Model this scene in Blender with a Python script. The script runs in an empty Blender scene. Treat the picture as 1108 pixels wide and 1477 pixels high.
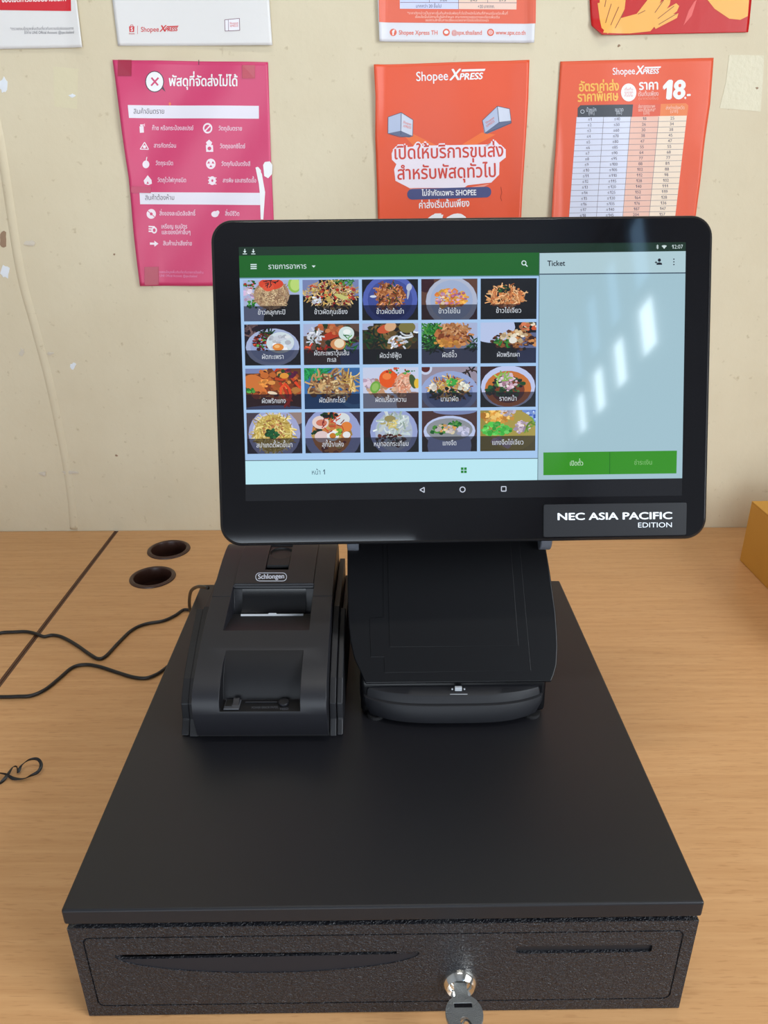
import bpy, bmesh, math, random
import numpy as np
from mathutils import Vector, Matrix, geometry
from mathutils.bvhtree import BVHTree

R_ = math.radians
scene = bpy.context.scene
COL = scene.collection

# ------------------------------------------------------------------ camera
CAM_POS = Vector((0.0048, -0.33904, 0.53042))
CAM_PITCH, CAM_YAW, CAM_ROLL, FPX = 0.41777, -0.00669, -0.00845, 1088.81
IW, IH = 1108, 1477

def cam_basis():
    th, yw, rl = CAM_PITCH, CAM_YAW, CAM_ROLL
    f = Vector((math.sin(yw) * math.cos(th), math.cos(yw) * math.cos(th), -math.sin(th)))
    r = Vector((math.cos(yw), -math.sin(yw), 0))
    u = r.cross(f)
    c, s = math.cos(rl), math.sin(rl)
    return f, c * r + s * u, c * u - s * r
CF, CR, CU = cam_basis()
cam = bpy.data.cameras.new('camera')
cam_o = bpy.data.objects.new('camera', cam)
COL.objects.link(cam_o)
cam_o.matrix_world = Matrix(((CR.x, CU.x, -CF.x, CAM_POS.x), (CR.y, CU.y, -CF.y, CAM_POS.y),
                             (CR.z, CU.z, -CF.z, CAM_POS.z), (0, 0, 0, 1)))
cam.sensor_fit = 'VERTICAL'
cam.sensor_height = 24
cam.lens = FPX * 24 / IH
cam.clip_start = 0.01
scene.camera = cam_o

# ------------------------------------------------------------------ world, lights, exposure
world = bpy.data.worlds.new('world')
scene.world = world
world.use_nodes = True
wb = world.node_tree.nodes['Background']
wb.inputs[0].default_value = (0.72, 0.86, 1.0, 1)
wb.inputs[1].default_value = 3.0

def area_light(name, loc, target, sx, sy, power, color):
    l = bpy.data.lights.new(name, 'AREA')
    l.shape = 'RECTANGLE'; l.size = sx; l.size_y = sy; l.energy = power; l.color = color
    o = bpy.data.objects.new(name, l)
    COL.objects.link(o)
    o.location = loc
    d = Vector(target) - Vector(loc)
    o.rotation_euler = d.to_track_quat('-Z', 'Y').to_euler()
    return o
# daylight standing in the room's openings (the openings themselves are built below)
area_light('daylight_side_window', (1.50, -1.05, 0.95), (0.0, -1.05, 0.95), 1.5, 1.3, 52, (0.93, 0.97, 1.0))
area_light('daylight_shop_front', (-0.55, -4.15, 0.25), (-0.55, 0, 0.25), 1.8, 1.9, 52, (0.88, 0.94, 1.0))
area_light('daylight_high_window', (1.53, -3.42, 2.22), (0.0, -3.42, 2.22), 2.1, 1.0, 95, (0.82, 0.94, 1.0))
area_light('ceiling_tube_glow', (0.1, -0.35, 2.66), (0.1, -0.3, 0), 1.2, 0.10, 16, (1.0, 0.97, 0.90))

vs = scene.view_settings
vs.view_transform = 'Standard'
vs.look = 'None'
vs.gamma = 1.0
vs.exposure = 0.0
vs.use_curve_mapping = False

# ------------------------------------------------------------------ helpers
def lin(c):
    c = c / 255.0
    return c / 12.92 if c <= 0.04045 else ((c + 0.055) / 1.055) ** 2.4
def rgb(r, g, b):
    return (lin(r), lin(g), lin(b), 1.0)

def hit_plane(px, py, n, q):
    d = CF + CR * ((px - IW / 2) / FPX) - CU * ((py - IH / 2) / FPX)
    return CAM_POS + d * ((q - CAM_POS).dot(n) / d.dot(n))

MATS = {}
def mat(name, color=(0.8, 0.8, 0.8, 1), rough=0.5, metal=0.0, spec=0.5, bump=None, var=None, coat=0.0, coat_rough=0.1):
    """procedural Principled material; bump=(scale, strength, distance), var=(scale, amount)"""
    m = bpy.data.materials.new(name)
    m.use_nodes = True
    nt = m.node_tree
    b = nt.nodes['Principled BSDF']
    b.inputs['Base Color'].default_value = color
    b.inputs['Roughness'].default_value = rough
    b.inputs['Metallic'].default_value = metal
    b.inputs['Specular IOR Level'].default_value = spec
    b.inputs['Coat Weight'].default_value = coat
    b.inputs['Coat Roughness'].default_value = coat_rough
    tc = nt.nodes.new('ShaderNodeTexCoord')
    if var:
        n = nt.nodes.new('ShaderNodeTexNoise'); n.inputs['Scale'].default_value = var[0]; n.inputs['Detail'].default_value = 5
        nt.links.new(tc.outputs['Object'], n.inputs['Vector'])
        r = nt.nodes.new('ShaderNodeMapRange')
        r.inputs[3].default_value = 1 - var[1]; r.inputs[4].default_value = 1 + var[1]
        nt.links.new(n.outputs[0], r.inputs[0])
        mx = nt.nodes.new('ShaderNodeMix'); mx.data_type = 'RGBA'; mx.blend_type = 'MULTIPLY'
        mx.inputs[0].default_value = 1; mx.inputs[6].default_value = color
        nt.links.new(r.outputs[0], mx.inputs[7])
        nt.links.new(mx.outputs[2], b.inputs['Base Color'])
    if bump:
        n = nt.nodes.new('ShaderNodeTexNoise'); n.inputs['Scale'].default_value = bump[0]; n.inputs['Detail'].default_value = 3
        nt.links.new(tc.outputs['Object'], n.inputs['Vector'])
        bp = nt.nodes.new('ShaderNodeBump'); bp.inputs['Strength'].default_value = bump[1]; bp.inputs['Distance'].default_value = bump[2]
        nt.links.new(n.outputs[0], bp.inputs['Height'])
        nt.links.new(bp.outputs[0], b.inputs['Normal'])
    MATS[name] = m
    return m

M_POWDER = mat('black_powder_coat', rgb(22, 22, 27), 0.44, spec=0.45, bump=(2200, 0.12, 0.0002), var=(60, 0.06))
M_CRINKLE = mat('crinkled_black_plastic', rgb(24, 25, 32), 0.38, spec=0.5)
nt = M_CRINKLE.node_tree
_b = nt.nodes['Principled BSDF']
_tc = nt.nodes['Texture Coordinate']
_n1 = nt.nodes.new('ShaderNodeTexNoise'); _n1.inputs['Scale'].default_value = 430; _n1.inputs['Detail'].default_value = 2; _n1.inputs['Distortion'].default_value = 1.6
nt.links.new(_tc.outputs['Object'], _n1.inputs['Vector'])
_bp = nt.nodes.new('ShaderNodeBump'); _bp.inputs['Strength'].default_value = 1.0; _bp.inputs['Distance'].default_value = 0.0022
nt.links.new(_n1.outputs[0], _bp.inputs['Height']); nt.links.new(_bp.outputs[0], _b.inputs['Normal'])
M_PRN = mat('printer_satin_black', rgb(26, 26, 31), 0.46, spec=.42, bump=(3000, 0.06, 0.0002))
M_PRN2 = mat('printer_side_black', rgb(24, 24, 28), 0.50, spec=.4, bump=(3000, 0.06, 0.0002))
M_BAY_SHADE = mat('printer_recess_shade', rgb(14, 14, 18), 0.55, spec=.3)
M_STAND = mat('stand_matt_black', rgb(7, 7, 10), 0.36, spec=.26, bump=(2500, 0.05, 0.0002))
M_STAND2 = mat('stand_front_black', rgb(21, 22, 27), 0.55, spec=.4, bump=(2500, 0.08, 0.0002))
M_GLOSS = mat('piano_black', rgb(7, 7, 10), 0.25)
M_BEZEL = mat('glass_black', rgb(13, 12, 15), 0.045, spec=0.5)
M_RIM = mat('rim_black', rgb(22, 22, 25), 0.22)
M_GREY = mat('hinge_grey', rgb(95, 99, 108), 0.35)
M_CHROME = mat('chrome', rgb(220, 218, 212), 0.12, metal=1.0)
M_NICKEL = mat('nickel_key', rgb(160, 163, 164), 0.38, metal=.85, bump=(1500, 0.8, 0.0008))
M_DARK = mat('dark_void', rgb(7, 7, 9), 0.6)
M_RUBBER = mat('rubber', rgb(18, 18, 20), 0.7)
M_CABLE = mat('cable_black', rgb(24, 21, 20), 0.42)
M_GROM = mat('grommet_brown', rgb(62, 38, 30), 0.38)
M_PAPER = mat('white_paper', rgb(235, 238, 240), 0.6)
M_CARD = mat('cardboard_ochre', rgb(206, 150, 58), 0.7, bump=(160, 0.1, 0.001), var=(14, 0.07))
M_CARD_TAPE = mat('brown_packing_tape', rgb(196, 150, 84), 0.3)
M_EDGE = mat('dark_edge_band', rgb(84, 50, 30), 0.5)
M_CEIL = mat('ceiling_paint', rgb(150, 151, 155), 0.8, var=(2, 0.04))
M_FLOOR = mat('floor_tile', rgb(150, 138, 122), 0.45, var=(6, 0.1))
M_SIDE = mat('side_wall_paint', rgb(150, 153, 158), 0.8, var=(2.5, 0.06), bump=(30, 0.1, 0.004))
M_FRAME = mat('window_frame_grey', rgb(120, 118, 112), 0.5)
M_WHITE = mat('white_print', rgb(226, 230, 236), 0.5)
M_STEEL = mat('table_leg_grey', rgb(150, 150, 150), 0.4, metal=0.6)

def attr_mat(name, emit=None, rough=0.45, spec=0.4, bump=None):
    m = mat(name, rough=rough, spec=spec, bump=bump)
    nt = m.node_tree; b = nt.nodes['Principled BSDF']
    a = nt.nodes.new('ShaderNodeVertexColor'); a.layer_name = 'Col'
    if emit:
        b.inputs['Base Color'].default_value = (0.012, 0.012, 0.014, 1)
        nt.links.new(a.outputs[0], b.inputs['Emission Color']); b.inputs['Emission Strength'].default_value = emit
    else:
        nt.links.new(a.outputs[0], b.inputs['Base Color'])
    return m
M_PRINT = attr_mat('printed_ink', rough=0.42, spec=0.45, bump=(45, 0.10, 0.004))
M_SCREEN = attr_mat('lit_screen', emit=0.97, rough=0.05, spec=0.5)

# wall paint: cream emulsion with patches and fine relief
def wall_material():
    m = mat('cream_wall_paint', rgb(221, 208, 174), 0.62, spec=0.35)
    nt = m.node_tree; b = nt.nodes['Principled BSDF']; tc = nt.nodes['Texture Coordinate']
    def noise(scale, detail, rough=0.5, vec=None):
        n = nt.nodes.new('ShaderNodeTexNoise'); n.inputs['Scale'].default_value = scale
        n.inputs['Detail'].default_value = detail; n.inputs['Roughness'].default_value = rough
        nt.links.new(vec or tc.outputs['Object'], n.inputs['Vector']); return n
    big = noise(2.6, 5, 0.6); r1 = nt.nodes.new('ShaderNodeValToRGB')
    r1.color_ramp.elements[0].position = 0.3; r1.color_ramp.elements[0].color = rgb(208, 194, 165)
    r1.color_ramp.elements[1].position = 0.72; r1.color_ramp.elements[1].color = rgb(221, 210, 183)
    nt.links.new(big.outputs[0], r1.inputs[0])
    sp = noise(70, 4, 0.6); r2 = nt.nodes.new('ShaderNodeValToRGB')
    r2.color_ramp.elements[0].position = 0.27; r2.color_ramp.elements[0].color = (0.80, 0.76, 0.70, 1)
    r2.color_ramp.elements[1].position = 0.36; r2.color_ramp.elements[1].color = (1, 1, 1, 1)
    nt.links.new(sp.outputs[0], r2.inputs[0])
    mp = nt.nodes.new('ShaderNodeMapping'); mp.inputs['Scale'].default_value = (30, 30, 2.5)
    nt.links.new(tc.outputs['Object'], mp.inputs['Vector'])
    st = noise(1.0, 4, 0.6, mp.outputs[0]); r3 = nt.nodes.new('ShaderNodeMapRange')
    r3.inputs[3].default_value = 0.975; r3.inputs[4].default_value = 1.02; nt.links.new(st.outputs[0], r3.inputs[0])
    def mul(a, bb):
        x = nt.nodes.new('ShaderNodeMix'); x.data_type = 'RGBA'; x.blend_type = 'MULTIPLY'; x.inputs[0].default_value = 1
        nt.links.new(a, x.inputs[6]); nt.links.new(bb, x.inputs[7]); return x.outputs[2]
    nt.links.new(mul(mul(r1.outputs[0], r2.outputs[0]), r3.outputs[0]), b.inputs['Base Color'])
    f = noise(26, 6, 0.55); bp = nt.nodes.new('ShaderNodeBump'); bp.inputs['Strength'].default_value = 0.30; bp.inputs['Distance'].default_value = 0.004
    nt.links.new(f.outputs[0], bp.inputs['Height']); nt.links.new(bp.outputs[0], b.inputs['Normal'])
    return m
M_WALL = wall_material()

def wood_material(name, shift=0.0):
    m = mat(name, rgb(199, 150, 98), 0.40, spec=0.42)
    nt = m.node_tree; b = nt.nodes['Principled BSDF']; tc = nt.nodes['Texture Coordinate']
    def stretch(s, loc=0.0):
        mp = nt.nodes.new('ShaderNodeMapping'); mp.inputs['Scale'].default_value = s; mp.inputs['Location'].default_value = (loc + shift, 0, 0)
        nt.links.new(tc.outputs['Object'], mp.inputs['Vector']); return mp.outputs[0]
    n1 = nt.nodes.new('ShaderNodeTexNoise'); n1.inputs['Scale'].default_value = 1; n1.inputs['Detail'].default_value = 4; n1.inputs['Roughness'].default_value = 0.6
    nt.links.new(stretch((9, 190, 1)), n1.inputs['Vector'])
    n2 = nt.nodes.new('ShaderNodeTexNoise'); n2.inputs['Scale'].default_value = 1; n2.inputs['Detail'].default_value = 4; n2.inputs['Distortion'].default_value = 0.4
    nt.links.new(stretch((1.6, 16, 1), 3.1), n2.inputs['Vector'])
    n3 = nt.nodes.new('ShaderNodeTexNoise'); n3.inputs['Scale'].default_value = 1; n3.inputs['Detail'].default_value = 2
    nt.links.new(stretch((60, 620, 1), 7.3), n3.inputs['Vector'])
    r1 = nt.nodes.new('ShaderNodeValToRGB')
    r1.color_ramp.elements[0].position = 0.28; r1.color_ramp.elements[0].color = rgb(198, 148, 98)
    r1.color_ramp.elements[1].position = 0.70; r1.color_ramp.elements[1].color = rgb(212, 164, 114)
    nt.links.new(n1.outputs[0], r1.inputs[0])
    r2 = nt.nodes.new('ShaderNodeMapRange'); r2.inputs[3].default_value = 0.93; r2.inputs[4].default_value = 1.07
    nt.links.new(n2.outputs[0], r2.inputs[0])
    r3 = nt.nodes.new('ShaderNodeValToRGB')
    r3.color_ramp.elements[0].position = 0.30; r3.color_ramp.elements[0].color = (0.88, 0.84, 0.80, 1)
    r3.color_ramp.elements[1].position = 0.42; r3.color_ramp.elements[1].color = (1, 1, 1, 1)
    nt.links.new(n3.outputs[0], r3.inputs[0])
    def mul(a, bb):
        x = nt.nodes.new('ShaderNodeMix'); x.data_type = 'RGBA'; x.blend_type = 'MULTIPLY'; x.inputs[0].default_value = 1
        nt.links.new(a, x.inputs[6]); nt.links.new(bb, x.inputs[7]); return x.outputs[2]
    nt.links.new(mul(mul(r1.outputs[0], r2.outputs[0]), r3.outputs[0]), b.inputs['Base Color'])
    bp = nt.nodes.new('ShaderNodeBump'); bp.inputs['Strength'].default_value = 0.12; bp.inputs['Distance'].default_value = 0.0004
    nt.links.new(n1.outputs[0], bp.inputs['Height']); nt.links.new(bp.outputs[0], b.inputs['Normal'])
    return m
M_WOOD = wood_material('beech_laminate')
M_WOOD2 = wood_material('beech_laminate_left', 5.7)

# ---- objects
WM = {}   # world matrix per object made here
def thing(name, label, cat, loc=(0, 0, 0), rotz=0, group=None):
    o = bpy.data.objects.new(name, None); COL.objects.link(o)
    o.empty_display_size = 0.05
    o.location = loc; o.rotation_euler = (0, 0, rotz)
    o['label'] = label; o['category'] = cat
    if group: o['group'] = group
    WM[o] = Matrix.Translation(Vector(loc)) @ Matrix.Rotation(rotz, 4, 'Z')
    return o

def obj(name, bm, m, parent=None, frame=None, smooth=None, bevel=None, label=None, mesh=None):
    """bm is in world coords, or in `frame` coords when a frame is given"""
    if mesh is None:
        me = bpy.data.meshes.new(name)
        bmesh.ops.recalc_face_normals(bm, faces=bm.faces[:])
        bm.to_mesh(me); bm.free()
    else:
        me = mesh
    if frame is not None: me.transform(frame)
    o = bpy.data.objects.new(name, me); COL.objects.link(o)
    W = WM.get(parent, Matrix.Identity(4)) if parent else Matrix.Identity(4)
    me.transform(W.inverted())
    if parent: o.parent = parent
    WM[o] = W
    if m and not me.materials: me.materials.append(m)
    if smooth:
        for p in me.polygons: p.use_smooth = True
        if smooth is not True:
            me.set_sharp_from_angle(angle=R_(smooth))
    if bevel:
        md = o.modifiers.new('bevel', 'BEVEL'); md.width = bevel[0]; md.segments = bevel[1]; md.limit_method = 'ANGLE'; md.angle_limit = R_(35)
        md.harden_normals = False
    if label: o['label'] = label
    return o

def tag(o, label, cat, group=None):
    o['label'] = label; o['category'] = cat
    if group: o['group'] = group
    return o
def struct(name, bm, m, **k):
    o = obj(name, bm, m, **k); o['kind'] = 'structure'; return o

def box(bm, lo, hi):
    x0, y0, z0 = lo; x1, y1, z1 = hi
    v = [bm.verts.new(p) for p in ((x0, y0, z0), (x1, y0, z0), (x1, y1, z0), (x0, y1, z0), (x0, y0, z1), (x1, y0, z1), (x1, y1, z1), (x0, y1, z1))]
    for f in ((0, 3, 2, 1), (4, 5, 6, 7), (0, 1, 5, 4), (1, 2, 6, 5), (2, 3, 7, 6), (3, 0, 4, 7)):
        bm.faces.new([v[i] for i in f])
    return bm
def bxm(lo, hi): return box(bmesh.new(), lo, hi)

def prism(bm, prof, a, b, axis=0):
    """extrude a closed polygon; axis 0: prof is (y,z); axis 2: prof is (x,y); axis 1: prof is (x,z)"""
    def P(u, w, t):
        return (t, u, w) if axis == 0 else ((u, t, w) if axis == 1 else (u, w, t))
    A = [bm.verts.new(P(u, w, a)) for u, w in prof]
    B = [bm.verts.new(P(u, w, b)) for u, w in prof]
    bm.faces.new(A); bm.faces.new(B[::-1])
    n = len(prof)
    for i in range(n):
        bm.faces.new((A[i], B[i], B[(i + 1) % n], A[(i + 1) % n]))
    return bm

def rrect(x0, y0, x1, y1, r, n=6):
    pts = []
    for cx, cy, a0 in ((x1 - r, y0 + r, -90), (x1 - r, y1 - r, 0), (x0 + r, y1 - r, 90), (x0 + r, y0 + r, 180)):
        for i in range(n + 1):
            a = R_(a0 + 90 * i / n); pts.append((cx + r * math.cos(a), cy + r * math.sin(a)))
    return pts

def cyl(bm, c, r, h, axis=2, n=32, r2=None):
    """solid cylinder/cone from c along +axis"""
    r2 = r if r2 is None else r2
    rings = []
    for rr, t in ((r, 0), (r2, h)):
        ring = []
        for i in range(n):
            a = 2 * math.pi * i / n; u, w = rr * math.cos(a), rr * math.sin(a)
            p = (u, w, t) if axis == 2 else ((u, t, w) if axis == 1 else (t, u, w))
            ring.append(bm.verts.new((c[0] + p[0], c[1] + p[1], c[2] + p[2])))
        rings.append(ring)
    bm.faces.new(rings[0][::-1]); bm.faces.new(rings[1])
    for i in range(n):
        bm.faces.new((rings[0][i], rings[0][(i + 1) % n], rings[1][(i + 1) % n], rings[1][i]))
    return bm

def lathe(prof, c, axis=2, n=48, close=True):
    bm = bmesh.new(); rings = []
    for r, t in prof:
        ring = []
        for i in range(n):
            a = 2 * math.pi * i / n; u, w = r * math.cos(a), r * math.sin(a)
            p = (u, w, t) if axis == 2 else (u, -t, w)
            ring.append(bm.verts.new((c[0] + p[0], c[1] + p[1], c[2] + p[2])))
        rings.append(ring)
    m = len(rings)
    for k in range(m if close else m - 1):
        A, B = rings[k], rings[(k + 1) % m]
        for i in range(n):
            bm.faces.new((A[i], A[(i + 1) % n], B[(i + 1) % n], B[i]))
    return bm

def tube(pts, r, n=10, sub=10, flat=None, twist=0.0, ref=(0, 0, 1)):
    """round (or ribbon) tube through a smooth curve of 3-D points"""
    P = [Vector(p) for p in pts]; Q = []
    for i in range(len(P) - 1):
        p0 = P[max(i - 1, 0)]; p1 = P[i]; p2 = P[i + 1]; p3 = P[min(i + 2, len(P) - 1)]
        for k in range(sub):
            t = k / sub
            Q.append(0.5 * ((2 * p1) + (p2 - p0) * t + (2 * p0 - 5 * p1 + 4 * p2 - p3) * t * t + (3 * p1 - p0 - 3 * p2 + p3) * t ** 3))
    Q.append(P[-1])
    bm = bmesh.new(); rings = []
    for i, q in enumerate(Q):
        d = (Q[min(i + 1, len(Q) - 1)] - Q[max(i - 1, 0)]).normalized()
        s = d.cross(Vector(ref))
        s = s.normalized() if s.length > 1e-4 else Vector((1, 0, 0))
        u = s.cross(d)
        tw = twist * i / len(Q)
        s, u = s * math.cos(tw) + u * math.sin(tw), u * math.cos(tw) - s * math.sin(tw)
        ra, rb = (r, r) if not flat else (r, flat)
        rings.append([bm.verts.new(q + s * ra * math.cos(2 * math.pi * k / n) + u * rb * math.sin(2 * math.pi * k / n)) for k in range(n)])
    for a, b in zip(rings, rings[1:]):
        for k in range(n):
            bm.faces.new((a[k], a[(k + 1) % n], b[(k + 1) % n], b[k]))
    bm.faces.new(rings[0][::-1]); bm.faces.new(rings[-1])
    return bm

def boolean(bm, ops):
    """ops: list of (bmesh, 'DIFFERENCE'|'UNION'); returns a new bmesh"""
    def tmp(b):
        bmesh.ops.recalc_face_normals(b, faces=b.faces[:])
        me = bpy.data.meshes.new('tmp'); b.to_mesh(me); b.free()
        o = bpy.data.objects.new('tmp', me); COL.objects.link(o); return o
    base = tmp(bm); others = []
    for b, op in ops:
        c = tmp(b); others.append(c)
        md = base.modifiers.new('b', 'BOOLEAN'); md.object = c; md.operation = op; md.solver = 'EXACT'
    dg = bpy.context.evaluated_depsgraph_get(); dg.update()
    me = bpy.data.meshes.new_from_object(base.evaluated_get(dg))
    out = bmesh.new(); out.from_mesh(me)
    for o in [base] + others:
        d = o.data; bpy.data.objects.remove(o); bpy.data.meshes.remove(d)
    bpy.data.meshes.remove(me)
    bmesh.ops.remove_doubles(out, verts=out.verts[:], dist=1e-6)
    bmesh.ops.dissolve_limit(out, angle_limit=0.002, verts=out.verts[:], edges=out.edges[:])
    return out

# ---- lettering: glyph outlines of Blender's own built-in font, filled here
_font_o = None; _glyph = {}; _adv = {}
def _contours(s):
    c = bpy.data.curves.new('g', 'FONT'); c.body = s; c.resolution_u = 3
    o = bpy.data.objects.new('g', c); COL.objects.link(o)
    dg = bpy.context.evaluated_depsgraph_get(); dg.update()
    oe = o.evaluated_get(dg); cu = oe.to_curve(dg)
    out = []
    for sp in cu.splines:
        pts = []
        bz = sp.bezier_points
        n = len(bz)
        for i in range(n):
            a, b = bz[i], bz[(i + 1) % n]
            straight = (a.handle_right - a.co).cross(b.co - a.co).length < 1e-5 and (b.handle_left - b.co).cross(b.co - a.co).length < 1e-5
            k = 1 if straight else 4
            for j in range(k):
                t = j / k; m = 1 - t
                p = a.co * m ** 3 + a.handle_right * (3 * m * m * t) + b.handle_left * (3 * m * t * t) + b.co * t ** 3
                pts.append((p.x, p.y))
        if len(pts) > 2: out.append(pts)
    oe.to_curve_clear(); bpy.data.objects.remove(o); bpy.data.curves.remove(c)
    return out
ONE = [[(0.10, 0.50), (0.28, 0.70), (0.42, 0.70), (0.42, 0.0), (0.27, 0.0), (0.27, 0.50), (0.10, 0.38)]]
def contours(ch):
    if ch not in _glyph: _glyph[ch] = ONE if ch == '1' else _contours(ch)
    return _glyph[ch]
def advance(ch):
    if ch not in _adv:
        if ch == '1': _adv[ch] = 0.52
        else:
            mx = lambda cs: max(p[0] for c in cs for p in c)
            _adv[ch] = mx(_contours(ch + 'l')) - mx(_contours('l'))
    return _adv[ch]
_fill = {}
def fill(ch, bold):
    k = (ch, bold)
    if k in _fill: return _fill[k]
    cs = contours(ch)
    if bold:
        cs = [[(x + dx * bold, y + dy * bold) for x, y in c] for c in cs for dx, dy in ((1, 0), (-1, 0), (0, .8), (0, -.8), (0, 0))]
    vs_, es = [], []
    for c in cs:
        b = len(vs_); n = len(c)
        vs_ += [Vector(p) for p in c]; es += [(b + i, b + (i + 1) % n) for i in range(n)]
    if not vs_:
        _fill[k] = ([], []); return _fill[k]
    V, E, F, *_ = geometry.delaunay_2d_cdt(vs_, es, [], 0, 1e-6)
    Va = np.array([(v.x, v.y) for v in V]); Fa = np.array([f for f in F])
    cen = Va[Fa].mean(axis=1)
    A = np.array([vs_[a] for a, b in es]); B = np.array([vs_[b] for a, b in es])
    x, y = cen[:, 0:1], cen[:, 1:2]
    up = (A[:, 1] <= y) & (B[:, 1] > y); dn = (A[:, 1] > y) & (B[:, 1] <= y)
    side = (B[:, 0] - A[:, 0]) * (y - A[:, 1]) - (x - A[:, 0]) * (B[:, 1] - A[:, 1])
    w = (up & (side > 0)).sum(1) - (dn & (side < 0)).sum(1)
    keep = Fa[w != 0]
    _fill[k] = ([tuple(v) for v in Va], [tuple(int(i) for i in f) for f in keep])
    return _fill[k]
UPPER = set('ิีึืัํ็'); TONE = set('่้๊๋์'); TALL = set('ปฝฟ')
def layout(s):
    """[(char, x, y)], total advance, in em"""
    x = 0; out = []; prev = ''; base = ''
    for ch in s:
        if ch == ' ': x += 0.28; prev = base = ch; continue
        dy = 0.0; dx = 0.0
        if ch in TONE:
            if prev in UPPER: dy = 0.20
        if (ch in TONE or ch in UPPER) and base in TALL: dx = -0.13
        out.append((ch, x + dx, dy))
        if ch not in UPPER and ch not in TONE and ch not in 'ุู': base = ch
        if 0x0E31 == ord(ch) or 0x0E34 <= ord(ch) <= 0x0E3A or 0x0E47 <= ord(ch) <= 0x0E4E: pass
        else: x += advance(ch)
        prev = ch
    return out, x

def clip_rect(P, x0, y0, x1, y1):
    for ax, lim, sg in ((0, x0, 1), (0, x1, -1), (1, y0, 1), (1, y1, -1)):
        out = []
        for i in range(len(P)):
            a, b = P[i - 1], P[i]
            ia, ib = sg * (a[ax] - lim) >= 0, sg * (b[ax] - lim) >= 0
            if ia != ib:
                t = (lim - a[ax]) / (b[ax] - a[ax]); out.append((a[0] + (b[0] - a[0]) * t, a[1] + (b[1] - a[1]) * t))
            if ib: out.append(b)
        P = out
        if len(P) < 3: return []
    return P

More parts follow.
